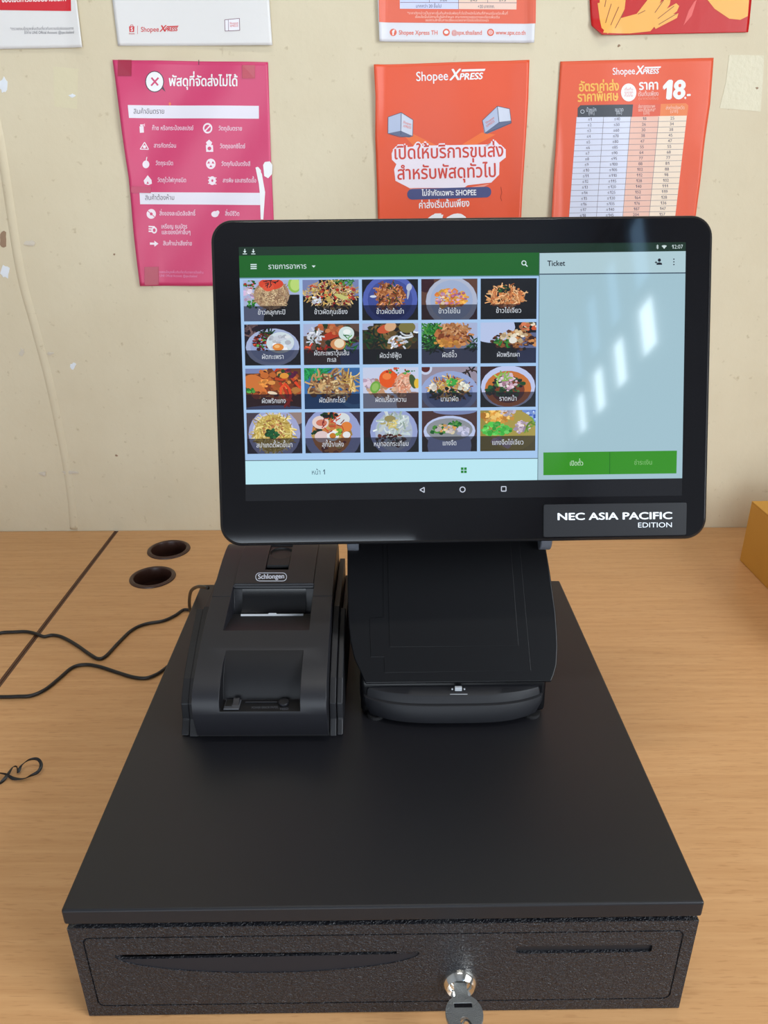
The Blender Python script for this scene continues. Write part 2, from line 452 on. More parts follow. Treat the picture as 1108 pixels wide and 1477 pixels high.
class Flat:
    """flat print, authored in photo pixels on a real plane; to3d turns (px,py) into a world point"""
    def __init__(s, to3d, lift, step=0.00008, pre=None):
        s.pre = pre or (lambda a, b: (a, b)); s.f = lambda a, b: to3d(*s.pre(a, b)); s.n = lift; s.step = step; s.polys = []; s.layer = 1; s.grid = None
    def poly(s, pts, col, lay=None):
        s.polys.append((pts, col, s.layer if lay is None else lay))
    def quad(s, a, b, c, d, col, nx=1, ny=1, lay=None):
        L = lambda p, q, t: (p[0] + (q[0] - p[0]) * t, p[1] + (q[1] - p[1]) * t)
        for i in range(nx):
            for j in range(ny):
                def P(u, v): return L(L(a, b, u), L(d, c, u), v)
                s.poly([P(i / nx, j / ny), P((i + 1) / nx, j / ny), P((i + 1) / nx, (j + 1) / ny), P(i / nx, (j + 1) / ny)], col, lay)
    def ell(s, cx, cy, rx, ry, col, n=20, rot=0, lay=None):
        c, q = math.cos(rot), math.sin(rot)
        s.poly([(cx + rx * math.cos(a) * c - ry * math.sin(a) * q, cy + rx * math.cos(a) * q + ry * math.sin(a) * c) for a in (2 * math.pi * i / n for i in range(n))], col, lay)
    def line(s, a, b, w, col, lay=None):
        d = Vector((b[0] - a[0], b[1] - a[1])); n = Vector((-d.y, d.x)).normalized() * (w / 2)
        s.poly([(a[0] + n.x, a[1] + n.y), (b[0] + n.x, b[1] + n.y), (b[0] - n.x, b[1] - n.y), (a[0] - n.x, a[1] - n.y)], col, lay)
    def path(s, pts, w, col, lay=None, closed=False):
        L0 = s.layer if lay is None else lay
        for i, (a, b) in enumerate(zip(pts, pts[1:] + ([pts[0]] if closed else []))): s.line(a, b, w, col, L0 + .25 * (i % 3))
    def ring(s, cx, cy, r, w, col, n=20, ry=None, lay=None):
        ry = ry or r
        s.path([(cx + r * math.cos(2 * math.pi * i / n), cy + ry * math.sin(2 * math.pi * i / n)) for i in range(n)], w, col, lay, closed=True)
    def text(s, t, a, b, col, h=None, bold=0.0, ital=0.0, lay=None):
        """baseline from a to b (pixels); h = height in pixels of one em, else from the width"""
        lay_, total = layout(t)
        ux, uy = (b[0] - a[0]) / total, (b[1] - a[1]) / total
        em = math.hypot(ux, uy); h = h or em
        nx, ny = uy / em, -ux / em       # up in the picture
        L0 = s.layer if lay is None else lay
        for gi, (ch, gx, gy) in enumerate(lay_):
            V, F = fill(ch, bold); lay = L0 + .3 * (gi % 3)
            Q = []
            for (x, y) in V:
                X = gx + x + ital * (y + gy); Y = (y + gy) * h
                Q.append((a[0] + ux * X + nx * Y, a[1] + uy * X + ny * Y))
            for f in F: s.poly([Q[i] for i in f], col, lay)
    def build(s, name, m, parent=None, label=None):
        V, F, C = [], [], []
        if s.grid:
            out = []
            for pts, col, lay in s.polys:
                g = s.grid; x0, x1 = min(p[0] for p in pts), max(p[0] for p in pts); y0, y1 = min(p[1] for p in pts), max(p[1] for p in pts)
                if x1 - x0 < g * 1.2 and y1 - y0 < g * 1.2: out.append((pts, col, lay)); continue
                for i in range(math.floor(x0 / g), math.ceil(x1 / g)):
                    for j in range(math.floor(y0 / g), math.ceil(y1 / g)):
                        P = clip_rect(pts, i * g, j * g, (i + 1) * g, (j + 1) * g)
                        if len(P) > 2: out.append((P, col, lay))
            s.polys = out
        for pts, col, lay in s.polys:
            b = len(V)
            for p in pts: V.append(s.f(p[0], p[1]) + s.n * (s.step * lay))
            F.append(list(range(b, b + len(pts)))); C += [col] * len(pts)
        me = bpy.data.meshes.new(name); me.from_pydata(V, [], F)
        if m.name.startswith('lit_screen'): C = [tuple(max(0.0, v - .016) for v in c[:3]) + (1,) for c in C]
        at = me.color_attributes.new('Col', 'FLOAT_COLOR', 'CORNER')
        at.data.foreach_set('color', np.array(C, dtype=np.float32).ravel())
        me.update()
        # make every face look at the camera side
        bm = bmesh.new(); bm.from_mesh(me)
        fl = [f for f in bm.faces if f.normal.dot(s.n) < 0]
        bmesh.ops.reverse_faces(bm, faces=fl); bm.to_mesh(me); bm.free()
        me.materials.append(m)
        return obj(name, None, m, parent, mesh=me, label=label)

# ================================================================== the room
WALL_Y = 0.7866
FLOOR_Z, CEIL_Z = -0.75, 2.75
XL, XR, YB = -1.75, 1.40, -4.0
struct('floor', bxm((XL - .1, YB - .1, FLOOR_Z - .1), (XR + .1, WALL_Y + .12, FLOOR_Z)), M_FLOOR)
struct('ceiling', bxm((XL - .1, YB - .1, CEIL_Z), (XR + .1, WALL_Y + .12, CEIL_Z + .1)), M_CEIL)
wall_back = struct('wall_back', bxm((XL - .1, WALL_Y, FLOOR_Z), (XR + .1, WALL_Y + .12, CEIL_Z)), M_WALL)
struct('wall_left', bxm((XL - .1, YB, FLOOR_Z), (XL, WALL_Y, CEIL_Z)), M_SIDE)
def wall_with_holes(name, lo, hi, holes):
    return struct(name, boolean(bxm(lo, hi), [(bxm(a, b), 'DIFFERENCE') for a, b in holes]), M_SIDE)
wall_with_holes('wall_right', (XR, YB - .8, FLOOR_Z), (XR + .1, WALL_Y, CEIL_Z + .0),
                [((XR - .1, -1.8, .3), (XR + .2, -.3, 1.6)), ((XR - .1, -3.98, 1.78), (XR + .2, -2.44, 2.66)), ((XR + .07, -4.6, 1.79), (XR + .2, -3.9, 2.65))])
wall_with_holes('wall_front', (XL - .1, YB - .1, FLOOR_Z), (XR + .1, YB, CEIL_Z), [((-1.45, YB - .2, FLOOR_Z + .02), (.35, YB + .1, 1.2))])
def grid_window(name, y0, y1, z0, z1, ymull, zmull, w, x0=XR + .02, x1=XR + .06):
    root = bpy.data.objects.new(name, None); COL.objects.link(root); root.location = (x0, (y0 + y1) / 2, z0); root['kind'] = 'structure'
    WM[root] = Matrix.Translation(root.location)
    fr = bmesh.new(); box(fr, (x0, y0, z0), (x1, y1, z0 + w * .4)); box(fr, (x0, y0, z1 - w * .4), (x1, y1, z1)); box(fr, (x0, y0, z0 + w * .4), (x1, y0 + w * .4, z1 - w * .4)); box(fr, (x0, y1 - w * .4, z0 + w * .4), (x1, y1, z1 - w * .4))
    obj('window_frame', fr, M_FRAME, root)
    for y, ww in ymull: obj('mullion', bxm((x0 + .003, y - ww / 2, z0 + w * .4), (x1 - .003, y + ww / 2, z1 - w * .4)), M_FRAME, root)
    for z, ww in zmull: obj('transom', bxm((x0 + .006, y0 + w * .4, z - ww / 2), (x1 - .006, y1 - w * .4, z + ww / 2)), M_FRAME, root)
    return root
w1 = grid_window('window_1', -3.98, -2.44, 1.78, 2.66, [(-2.825, .18), (-3.205, .15), (-3.585, .15)], [(2.14, .08)], .06)
M_PANE = mat('tinted_pane', rgb(120, 140, 150), .1)
_nt = M_PANE.node_tree; _t = _nt.nodes.new('ShaderNodeBsdfTransparent'); _t.inputs[0].default_value = (.34, .42, .50, 1)
_m = _nt.nodes.new('ShaderNodeMixShader'); _m.inputs[0].default_value = .9
_nt.links.new(_nt.nodes['Principled BSDF'].outputs[0], _m.inputs[1]); _nt.links.new(_t.outputs[0], _m.inputs[2]); _nt.links.new(_m.outputs[0], _nt.nodes['Material Output'].inputs[0])
for y0, y1 in ((-2.735, -2.464), (-3.13, -2.915), (-3.51, -3.28), (-3.956, -3.66)):
    obj('pane', bxm((XR + .038, y0, 2.18), (XR + .042, y1, 2.636)), M_PANE, w1, label='tinted upper pane')
grid_window('window_2', -1.8, -.3, .3, 1.6, [(-1.05, .05)], [], .06)
struct('door_1', bxm((-1.45, YB - .06, FLOOR_Z), (.35, YB - .02, FLOOR_Z + .05)), M_FRAME)
struct('baseboard_back', bxm((XL, WALL_Y - .012, FLOOR_Z), (XR, WALL_Y, FLOOR_Z + .1)), M_SIDE)

# old plaster seam and paint damage on the photographed wall
NW = Vector((0, -1, 0)); QW = Vector((0, WALL_Y, 0))
wp = lambda px, py: hit_plane(px, py, NW, QW)
ridge_pts = [wp(-14, 150), wp(0, 204), wp(28, 384), wp(50, 470), wp(71, 550), wp(92, 650), wp(102, 712), wp(106.5, 763)]
obj('plaster_ridge', tube([p + Vector((0, .0088, 0)) for p in ridge_pts], .0110, n=18, sub=8, flat=.0110, ref=(0, 1, 0)), M_WALL, wall_back, smooth=True)
M_CHIP = mat('bare_plaster', rgb(206, 196, 180), 0.8, bump=(120, 0.3, 0.002))
M_CHIPW = mat('pale_filler', rgb(222, 226, 232), 0.7)
M_CHIPD = mat('brown_chip', rgb(150, 122, 98), 0.8)
rnd = random.Random(4)
for (px, py, rx, ry, m, t) in [(45, 351, 9, 5, M_CHIP, .0016), (5, 345, 6, 11, M_CHIPD, .0008), (5, 124, 6, 12, M_CHIPW, .0006), (104, 138, 5, 3, M_CHIPW, .0006),
                               (7, 392, 7, 10, M_CHIPW, .0006), (105, 528, 5, 5, M_CHIPW, .0006), (102, 681, 11, 3, M_CHIP, .0016), (62, 683, 6, 3.5, M_CHIP, .0016), (73, 510, 6, 2.5, M_CHIP, .0014),
                               (168, 657, 2.2, 1.6, M_CHIPD, .0006), (165, 367, 1.5, 1.5, M_CHIPD, .0006), (893, 66, 2, 2, M_CHIPD, .0006), (1092, 127, 2, 1.6, M_CHIPD, .0006), (32, 508, 4, 6, M_CHIP, .001)]:
    n = 13; ring = []
    for i in range(n):
        a = 2 * math.pi * i / n; k = .6 + .6 * rnd.random()
        ring.append(wp(px + rx * k * math.cos(a), py + ry * k * math.sin(a)))
    bm = bmesh.new(); top = [bm.verts.new(p + NW * t) for p in ring]; bot = [bm.verts.new(p - NW * .001) for p in ring]
    cv = bm.verts.new(wp(px, py) + NW * t * 1.3)
    for i in range(n):
        bm.faces.new((top[i], top[(i + 1) % n], cv)); bm.faces.new((bot[i], bot[(i + 1) % n], top[(i + 1) % n], top[i]))
    obj('paint_chip', bm, m, wall_back)

# ================================================================== tables
def table(name, label, x0, x1, holes, m):
    y0, y1 = -.075, WALL_Y - .001
    t = thing(name, label, 'table', ((x0 + x1) / 2, (y0 + y1) / 2, FLOOR_Z))
    top = bxm((x0, y0, -.025), (x1, y1, 0))
    if holes: top = boolean(top, [(cyl(bmesh.new(), (hx, hy, -.05), .0292, .1, n=48), 'DIFFERENCE') for hx, hy in holes])
    obj('tabletop', top, m, t)
    for x in (x0 + .04, x1 - .04):
        for y in (y0 + .05, y1 - .05):
            obj('leg', bxm((x - .02, y - .02, FLOOR_Z), (x + .02, y + .02, -.025)), M_STEEL, t)
    obj('modesty_panel', bxm((x0 + .06, y1 - .04, FLOOR_Z + .25), (x1 - .06, y1 - .022, -.025)), m, t)
    return t
GROM = [(-.3392, .7145), (-.3392, .6255)]
SEAM = -.4445
tmain = table('desk', 'beech laminate desk carrying the cash drawer, against the cream wall', SEAM + .0036, 1.2, GROM, M_WOOD)
tleft = table('desk', 'beech laminate desk left of the dark seam', XL + .05, SEAM - .0036, [], M_WOOD2)
for t, x0, x1 in ((tmain, SEAM + .0004, SEAM + .0036), (tleft, SEAM - .0036, SEAM - .0004)):
    obj('edge_band', bxm((x0, -.075, -.025), (x1, WALL_Y - .001, -.0003)), M_EDGE, t)
for (hx, hy), lab in zip(GROM, ('empty brown cable hole in the desk nearer the wall', 'empty brown cable hole in the desk nearer the receipt printer')):
    t = thing('cable_grommet', lab, 'cable grommet', (hx, hy, 0), 0, 'cable holes in the desk')
    obj('rim', lathe([(.0262, .0006), (.0270, .0022), (.0290, .0030), (.0325, .0016), (.0330, .0001), (.0288, .0001), (.0288, -.020), (.0270, -.020), (.0262, -.018)], (hx, hy, 0)), M_GROM, t, smooth=40)
    obj('sleeve', lathe([(.0270, -.0201), (.0288, -.0201), (.0275, -.055), (.0235, -.058), (.0001, -.058), (.0001, -.0565), (.0225, -.0565), (.0258, -.052)], (hx, hy, 0), close=True), M_GROM, t, smooth=40)

# ================================================================== cash drawer
DYAW = 0.0117
D = Matrix.Rotation(DYAW, 4, 'Z')
ZT = .1048
dr = thing('cash_drawer', 'wide black metal cash drawer under the printer and the touchscreen', 'cash drawer', (0, .21, 0), DYAW)
WM[dr] = Matrix.Translation((0, .21, 0)) @ Matrix.Rotation(DYAW, 4, 'Z')
obj('body', bxm((-.202, .0042, .005), (.202, .4190, .0914)), M_POWDER, dr, D, bevel=(.001, 2))
obj('lid', bxm((-.2058, -.0010, .0917), (.2058, .4206, ZT)), M_POWDER, dr, D, bevel=(.0016, 3))
# front panel with groove, smile-shaped slot recess, bill slot and label recess
def ring_cut(x0, z0, x1, z1, r, w, y0, y1):
    bm = bmesh.new()
    A = rrect(x0, z0, x1, z1, r, 5); B = rrect(x0 + w, z0 + w, x1 - w, z1 - w, r - w, 5); n = len(A)
    v = [[bm.verts.new((u, y, q)) for u, q in P] for y in (y0, y1) for P in (A, B)]
    for i in range(n):
        j = (i + 1) % n
        bm.faces.new((v[0][i], v[0][j], v[1][j], v[1][i])); bm.faces.new((v[2][i], v[2][j], v[3][j], v[3][i]))
        bm.faces.new((v[0][i], v[0][j], v[2][j], v[2][i])); bm.faces.new((v[1][i], v[1][j], v[3][j], v[3][i]))
    return bm
smile = [(-.1775, .0632), (.0235, .0632)] + [(-.077 + .1005 * math.cos(a) - .0 , .0605 - .0175 * math.sin(a) ** 1.0) for a in (math.pi * i / 24 for i in range(25))]
smile = [(-.1775, .0630)] + [(.0235, .0630)] + [(-.077 + .1005 * math.cos(math.pi * i / 24), .0605 - .0172 * math.sin(math.pi * i / 24) ** 1.15) for i in range(25)]
fp = bxm((-.2045, -.0012, .0012), (.2045, .0040, .0886))
fp = boolean(fp, [(ring_cut(-.1965, .0112, .1965, .0798, .005, .0011, -.003, -.0002), 'DIFFERENCE'),
                  (prism(bmesh.new(), smile, -.003, -.0006, 1), 'DIFFERENCE'),
                  (prism(bmesh.new(), [(-.1745, .0578), (.0085, .0597), (.0085, .0626), (-.1745, .0624)], -.003, .0025, 1), 'DIFFERENCE'), (bxm((-.1750, .0012, .0460), (.0090, .0060, .0629)), 'DIFFERENCE'),
                  (prism(bmesh.new(), rrect(.0875, .0590, .1775, .0662, .002, 4), -.003, .0008, 1), 'DIFFERENCE')])
front = obj('front_panel', fp, M_CRINKLE, dr, D)
sm2 = [(-.1783, .0577), (.0245, .0595)] + [(-.077 + .1015 * math.cos(math.pi * i / 24), .0583 - .0160 * math.sin(math.pi * i / 24) ** 1.1) for i in range(1, 24)]
obj('slot_scoop', prism(bmesh.new(), sm2, -.00066, .0008, 1), mat('smooth_scoop_black', rgb(30, 29, 34), .6, spec=.3), front, D, label='smooth scoop below the bill slot')
obj('slot_dark', bxm((-.174, .0036, .0465), (.008, .0041, .0625)), M_DARK, front, D)  # near-black sheet standing in for the shade inside the bill slot
obj('label_recess', bxm((.0885, .0004, .0598), (.1765, .0010, .0654)), M_PRN2, front, D, label='smooth shallow label recess')
LX, LZ = .0511, .0320
lk = obj('lock', lathe([(.0003, .0012), (.0046, .0012), (.0050, .0020), (.0066, .0024), (.0074, .0046), (.0092, .0058), (.0112, .0036), (.0122, .0006), (.0122, -.002), (.0003, -.002)], (LX, -.0012, LZ), axis=1), M_CHROME, dr, D, smooth=50, label='round chrome lock')
obj('key_slot', bxm((LX - .0036, -.0027, LZ - .0008), (LX + .0036, -.0020, LZ + .0008)), M_DARK, lk, D)
for x in (-.18, .18):
    for y in (.03, .39):
        obj('foot', cyl(bmesh.new(), (x, y, 0), .009, .0055, n=20), M_RUBBER, dr, D)

# key in the lock, with its wire ring
KY0 = -.0028
ky = thing('key', 'small metal key standing in the drawer lock', 'key', (LX, -.02, LZ))
Kf = D @ Matrix.Translation((LX, 0, LZ)) @ Matrix.Rotation(R_(-9), 4, 'X')
obj('blade', bxm((-.0043, -.0150, -.0009), (.0043, KY0, .0009)), M_NICKEL, ky, Kf, bevel=(.0003, 2))
head = [(-.0043, -.0135), (.0043, -.0135)]
for i in range(33):
    a = R_(62 - 304 * i / 32)
    head.append((.0004 + .0122 * math.cos(a), -.0262 + .0138 * math.sin(a)))
hb = prism(bmesh.new(), head, -.0013, .0013, 2)
hb = boolean(hb, [(cyl(bmesh.new(), (.0002, -.0318, -.01), .0030, .02, n=20), 'DIFFERENCE'),
                  (bxm((-.0058, -.0222, .0008), (.0062, -.0188, .003)), 'DIFFERENCE')])
kh = obj('head', hb, M_NICKEL, ky, Kf, bevel=(.0003, 2))
obj('number_plate', bxm((-.0056, -.0221, .0004), (.0060, -.0189, .0009)), M_RIM, kh, Kf)
kr = thing('key_ring', 'bright wire ring hanging through the key head', 'key ring', (LX, -.045, .02))
rp = [Vector((-.0006 + .0048 * math.sin(a) , -.0425 + .0112 * math.cos(a), -.0040 + .0075 * math.sin(a + .55))) for a in (2 * math.pi * i / 28 for i in range(29))]
obj('wire', tube(rp, .0008, n=8, sub=2), M_CHROME, kr, Kf, smooth=True)

# ================================================================== receipt printer
PC = -.0998
pr = thing('receipt_printer', 'small black receipt printer on the drawer left of the touchscreen', 'printer', (PC, .25, ZT))
ZB = ZT + .003
bot = [(.345, ZB), (.158, ZB)]
prof_f = [(.1535, ZB + .004), (.1475, .1365), (.1493, .1475), (.1545, .1545), (.163, .1600), (.176, .1662), (.192, .1728), (.209, .1790), (.228, .1842), (.2465, .1885)]
prof_l = [(.2468, .1886), (.262, .1920), (.282, .1960), (.300, .1988), (.316, .2001), (.326, .2000), (.334, .1980), (.341, .1930), (.3445, .185), (.345, .170)]
body = prism(bmesh.new(), bot + prof_f + [(.2466, .165), (.345, .165)], PC - .0541, PC + .0541)
bay = [(.140, .1400), (.1635, .1400), (.1655, .1470), (.1705, .1555), (.1785, .1640), (.1905, .1730), (.1905, .21), (.140, .21)]
pit = [(.2075, .1776), (.2440, .1700), (.2466, .1705), (.2466, .215), (.2060, .215)]
body = boolean(body, [(prism(bmesh.new(), bay, PC - .0318, PC + .0328), 'DIFFERENCE'), (prism(bmesh.new(), pit, PC - .0368, PC + .0362), 'DIFFERENCE')])
bo = obj('body', body, M_PRN, pr, bevel=(.0012, 3), smooth=30)
bo.data.materials.append(M_BAY_SHADE)
for p in bo.data.polygons:                       # shade of the moulded front bay, put into a darker, rougher black
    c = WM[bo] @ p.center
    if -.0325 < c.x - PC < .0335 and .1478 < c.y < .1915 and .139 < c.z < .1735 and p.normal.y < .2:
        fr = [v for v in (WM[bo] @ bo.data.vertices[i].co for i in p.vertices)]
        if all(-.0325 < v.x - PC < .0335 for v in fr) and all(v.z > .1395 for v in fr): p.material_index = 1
lid = prism(bmesh.new(), [(.345, .1655), (.2468, .1655)] + prof_l, PC - .0541, PC + .0541)
lobe = [(y, z + .0012) for y, z in prof_l[1:9]]
lobe = [(.3435, .188), (.266, .176)] + [(.2605, .1890)] + lobe[:-1] + [(.3430, .1950)]
cutl = [(.230, .160), (.2475, .160), (.2575, .1780), (.2612, .1890), (.2600, .215), (.230, .215)]
lcut = lambda: bxm((PC - .0107, .2815, .1945), (PC + .0107, .324, .22))
lid = boolean(lid, [(prism(bmesh.new(), cutl, PC - .0369, PC + .0363), 'DIFFERENCE'), (lcut(), 'DIFFERENCE')])
li = obj('lid', lid, M_PRN, pr, bevel=(.0008, 2), smooth=30)
hood = obj('lid_hood', boolean(prism(bmesh.new(), lobe, PC - .0366, PC + .0360), [(lcut(), 'DIFFERENCE')]), M_PRN, li, bevel=(.0007, 2), smooth=30)
lt = prism(bmesh.new(), [(.2890, .1940), (.3235, .1940), (.3235, .2000), (.310, .2002), (.2900, .1972)], PC - .0104, PC + .0104)
dish = cyl(bmesh.new(), (PC + .001, .3105, .1982), .0102, .01, n=32, r2=.0135)
lt = boolean(lt, [(dish, 'DIFFERENCE')])
obj('lid_latch', lt, M_PRN2, li, bevel=(.0005, 2), smooth=30)
obj('paper_cover', prism(bmesh.new(), [(.2470, .1712), (.2475, .1695), (.2590, .1785), (.2620, .1880), (.2600, .1885), (.2565, .1792)], PC - .0290, PC + .0290), M_GLOSS, li, smooth=30)
obj('receipt_paper', prism(bmesh.new(), [(.2435, .1700), (.2440, .1700), (.2446, .1716), (.2441, .1716)], PC - .0290, PC + .0272), M_WHITE, pr, label='thin white edge of receipt paper')
obj('paper_fleck', prism(bmesh.new(), [(.2438, .1712), (.2446, .1712), (.2449, .1723)], PC - .004, PC + .003), M_WHITE, pr)
def skirt_side(s):
    a, b = (PC + .0547, PC + .0600) if s > 0 else (PC - .0622, PC - .0547)
    inner = [(.1585, ZT + .0012), (.1660, .118), (.1672, .133), (.1825, .1475), (.214, .1645), (.247, .1785), (.2475, .1775), (.345, .1755), (.345, ZT + .0012)]
    outer = [(.1600, ZT + .0012), (.1685, .116), (.1698, .131), (.1850, .1455), (.216, .1620), (.2485, .1755), (.2488, .1600), (.338, .1600), (.338, ZT + .0012)]
    obj('side_skirt', prism(bmesh.new(), inner, a, b), M_PRN2, pr, bevel=(.0007, 2))
    a, b = (PC + .0605, PC + .0655) if s > 0 else (PC - .0695, PC - .0628)
    obj('side_panel', prism(bmesh.new(), outer, a, b), M_PRN2, pr, bevel=(.0009, 2))
skirt_side(-1); skirt_side(1)
obj('base', bxm((PC - .0545, .1600, ZT + .0004), (PC + .0545, .344, ZB)), M_RUBBER, pr)
# bay floor details: switch, seam bar, round feed button
sw = obj('power_switch', bxm((PC - .0290, .1500, .1402), (PC - .0165, .1620, .1412)), M_GREY.copy(), pr, bevel=(.0003, 2))
sw.data.materials[0].node_tree.nodes['Principled BSDF'].inputs['Base Color'].default_value = rgb(66, 68, 74)
obj('rocker', prism(bmesh.new(), [(.1535, .1405), (.1610, .1405), (.1610, .1440), (.1600, .1440)], PC - .0225, PC - .0175), M_PRN, sw, bevel=(.0002, 2))
obj('rocker_well', bxm((PC - .0282, .1535, .1411), (PC - .0230, .1612, .1415)), M_DARK, sw)
obj('guide_rib', bxm((PC - .0130, .1588, .1401), (PC + .0135, .1597, .1412)), M_PRN, pr, bevel=(.0002, 2))
obj('feed_button', cyl(bmesh.new(), (PC + .0185, .1580, .1401), .0042, .0022, n=28), M_PRN, pr, bevel=(.0004, 2), smooth=40)
# writing on the printer, set on its real surfaces
def surface(o):
    dg = bpy.context.evaluated_depsgraph_get(); dg.update()
    oe = o.evaluated_get(dg); me = oe.to_mesh(); W = WM[o]
    t = BVHTree.FromPolygons([W @ v.co for v in me.vertices], [tuple(p.vertices) for p in me.polygons])
    oe.to_mesh_clear()
    def f(px, py):
        d = (CF + CR * ((px - IW / 2) / FPX) - CU * ((py - IH / 2) / FPX)).normalized()
        h = t.ray_cast(CAM_POS, d)
        if h[0] is None: return CAM_POS + d * .62
        return h[0] + h[1] * (1 if h[1].dot(d) < 0 else -1) * .00015
    return f
UPF = Vector((0, -.35, .93))
fl = Flat(surface(hood), UPF, .00004)
wc = rgb(215, 222, 238)
pill = rrect(369, 826.6, 413.5, 838.2, 5.6, 7)
fl.path(pill, 1.0, wc, 1, closed=True)
fl.text('Schlongen', (372.2, 835.2), (410.5, 834.2), wc, h=9.6, bold=.035)
fl.build('lettering', attr_mat('printer_logo_ink'), li, 'white name inside a white oval outline')
fl = Flat(surface(bo), UPF, .00004)
lc = rgb(78, 80, 88)
fl.text('POWER ERROR PAPER', (363, 1022.6), (401, 1021.8), lc, h=4.6)
fl.text('FEED', (404, 1024.4), (416, 1024.0), lc, h=4.6)
fl.build('button_lettering', attr_mat('printer_small_ink'), bo)

# ================================================================== point-of-sale terminal
MP = Vector((0.06381281, 0.24055957, 0.39060978)); MT, MY, MR = .33376, .021456, .00058
MF = Matrix.Translation(MP) @ (Matrix.Rotation(MY, 4, 'Z') @ Matrix.Rotation(-MT, 4, 'X') @ Matrix.Rotation(-MR, 4, 'Y'))
SC = .0585
te = thing('touchscreen_terminal', 'large black touchscreen terminal on its wedge stand showing a food menu', 'touchscreen', (SC, .25, ZT))
SF = Matrix.Translation((SC, .25, 0)) @ Matrix.Rotation(.006, 4, 'Z') @ Matrix.Translation((-SC, -.25, 0))
st = obj('stand', prism(bmesh.new(), [(.345, ZT + .0028), (.186, ZT + .0028), (.188, .138), (.302, .2775), (.322, .2850), (.342, .270)], SC - .079, SC + .0795), M_STAND, te, SF, bevel=(.004, 3), smooth=30)
# curved foot of the stand
def plan(hw, yf, bow, n=28, yb=.335):
    pts = []
    for i in range(n + 1):
        t = -1 + 2 * i / n
        x = hw * math.copysign(abs(t) ** .9, t)
        pts.append((SC + x, yf + bow * abs(t) ** 3.2 + .008 * max(0, abs(t) - .93) / .07))
    return pts + [(SC + hw, yb), (SC - hw, yb)]
def loft(secs):
    bm = bmesh.new(); rings = []
    for z, hw, yf, bow, dz in secs:
        P = plan(hw, yf, bow)
        rings.append([bm.verts.new((x, y, z + (dz * (1 - abs(x - SC) / hw) if i < 29 else 0))) for i, (x, y) in enumerate(P)])
    n = len(rings[0])
    for a, b in zip(rings, rings[1:]):
        for i in range(n): bm.faces.new((a[i], a[(i + 1) % n], b[(i + 1) % n], b[i]))
    bm.faces.new(rings[0][::-1]); bm.faces.new(rings[-1]); return bm
obj('stand_foot', loft([(ZT + .0030, .0700, .1735, .017, 0), (ZT + .0055, .0755, .1690, .017, 0), (.1200, .0795, .1680, .018, 0), (.1262, .0800, .1712, .016, 0), (.1268, .0795, .1728, .0155, 0)]), M_STAND2, te, SF, smooth=35)
obj('front_shelf', loft([(.1266, .0785, .1738, .0150, 0), (.1320, .0778, .1762, .0130, 0), (.1334, .0770, .1776, .0115, 0), (.1350, .0765, .1860, .0040, 0)]), M_STAND2, te, SF, smooth=35)
for x in (SC - .066, SC + .068):
    for y in (.187, .325):
        obj('foot', cyl(bmesh.new(), (x, y, ZT + .0001), .0075, .0030, n=20), M_RUBBER, te, SF)
# sloping compartment plate: authored in (x, s) on the slope
_s = Vector((0, .0740, .0900)).normalized(); _n = Vector((0, -_s.z, _s.y))
PF = Matrix(((1, 0, 0, 0), (0, _s.y, _n.y, .1846), (0, _s.z, _n.z, .14), (0, 0, 0, 1)))
S = lambda y: (y - .1846) / _s.y
outline = [(-.0155, -.0005), (-.0195, S(.1900)), (-.0252, S(.1976)), (-.0288, S(.2070)), (-.0304, S(.217)), (-.0317, S(.2405)), (-.0320, S(.2574)), (-.0318, S(.30)),
           (.1425, S(.30)), (.1438, S(.258)), (.1460, S(.2450)), (.1488, S(.2222)), (.1489, S(.2110)), (.1485, S(.2026)), (.1468, S(.1938)), (.1440, S(.1885)), (.1412, .0005)]
pl = obj('compartment_plate', prism(bmesh.new(), outline, -.005, 0, 2), M_STAND, te, PF, bevel=(.0012, 3))
cov = [(-.0005, S(.298)), (-.0003, S(.2200)), (-.0123, S(.2193)), (-.0111, S(.1983)), (.0002, S(.1983)), (.0006, S(.1900)), (.1245, S(.1908)), (.1185, S(.298))]
cv = obj('compartment_cover', prism(bmesh.new(), cov, .00005, .00055, 2), M_STAND, pl, PF, bevel=(.00035, 2))
obj('cover_panel', prism(bmesh.new(), [(.0024, S(.297)), (.0050, S(.2036)), (.1150, S(.2038)), (.1110, S(.297))], .0006, .0011, 2), M_STAND, cv, PF, bevel=(.0003, 2))
for x in (SC - .0862, SC + .0822):
    obj('hinge', cyl(bmesh.new(), (x - .004, .2610, .2405), .0125, .010, axis=0, n=32), M_GREY, te, smooth=40, bevel=(.001, 2))
obj('neck', prism(bmesh.new(), [(.290, .262), (.318, .280), (.318, .345), (.300, .420), (.268, .400), (.262, .330)], SC - .045, SC + .050), M_STAND, te, bevel=(.003, 3))
obj('neck_yoke', prism(bmesh.new(), [(.262, .234), (.285, .240), (.290, .300), (.262, .330), (.245, .300)], SC - .083, SC + .0800), M_RIM, te, bevel=(.002, 3))
# status light: small pale block with dots and a bar
M_PALE = mat('pale_grey_print', rgb(176, 180, 186), .6)
ind = obj('status_light', bxm((.0596, .1803, .1345), (.0656, .1830, .1380)), M_PALE, te, bevel=(.0004, 2), label='small pale block between two dots')
for x in (.0575, .0677): obj('dot', bxm((x - .0006, .1803, .1358), (x + .0006, .1815, .1368)), M_PALE, ind)
obj('bar', bxm((.0555, .1775, .1330), (.0700, .1790, .1335)), M_PALE, ind)

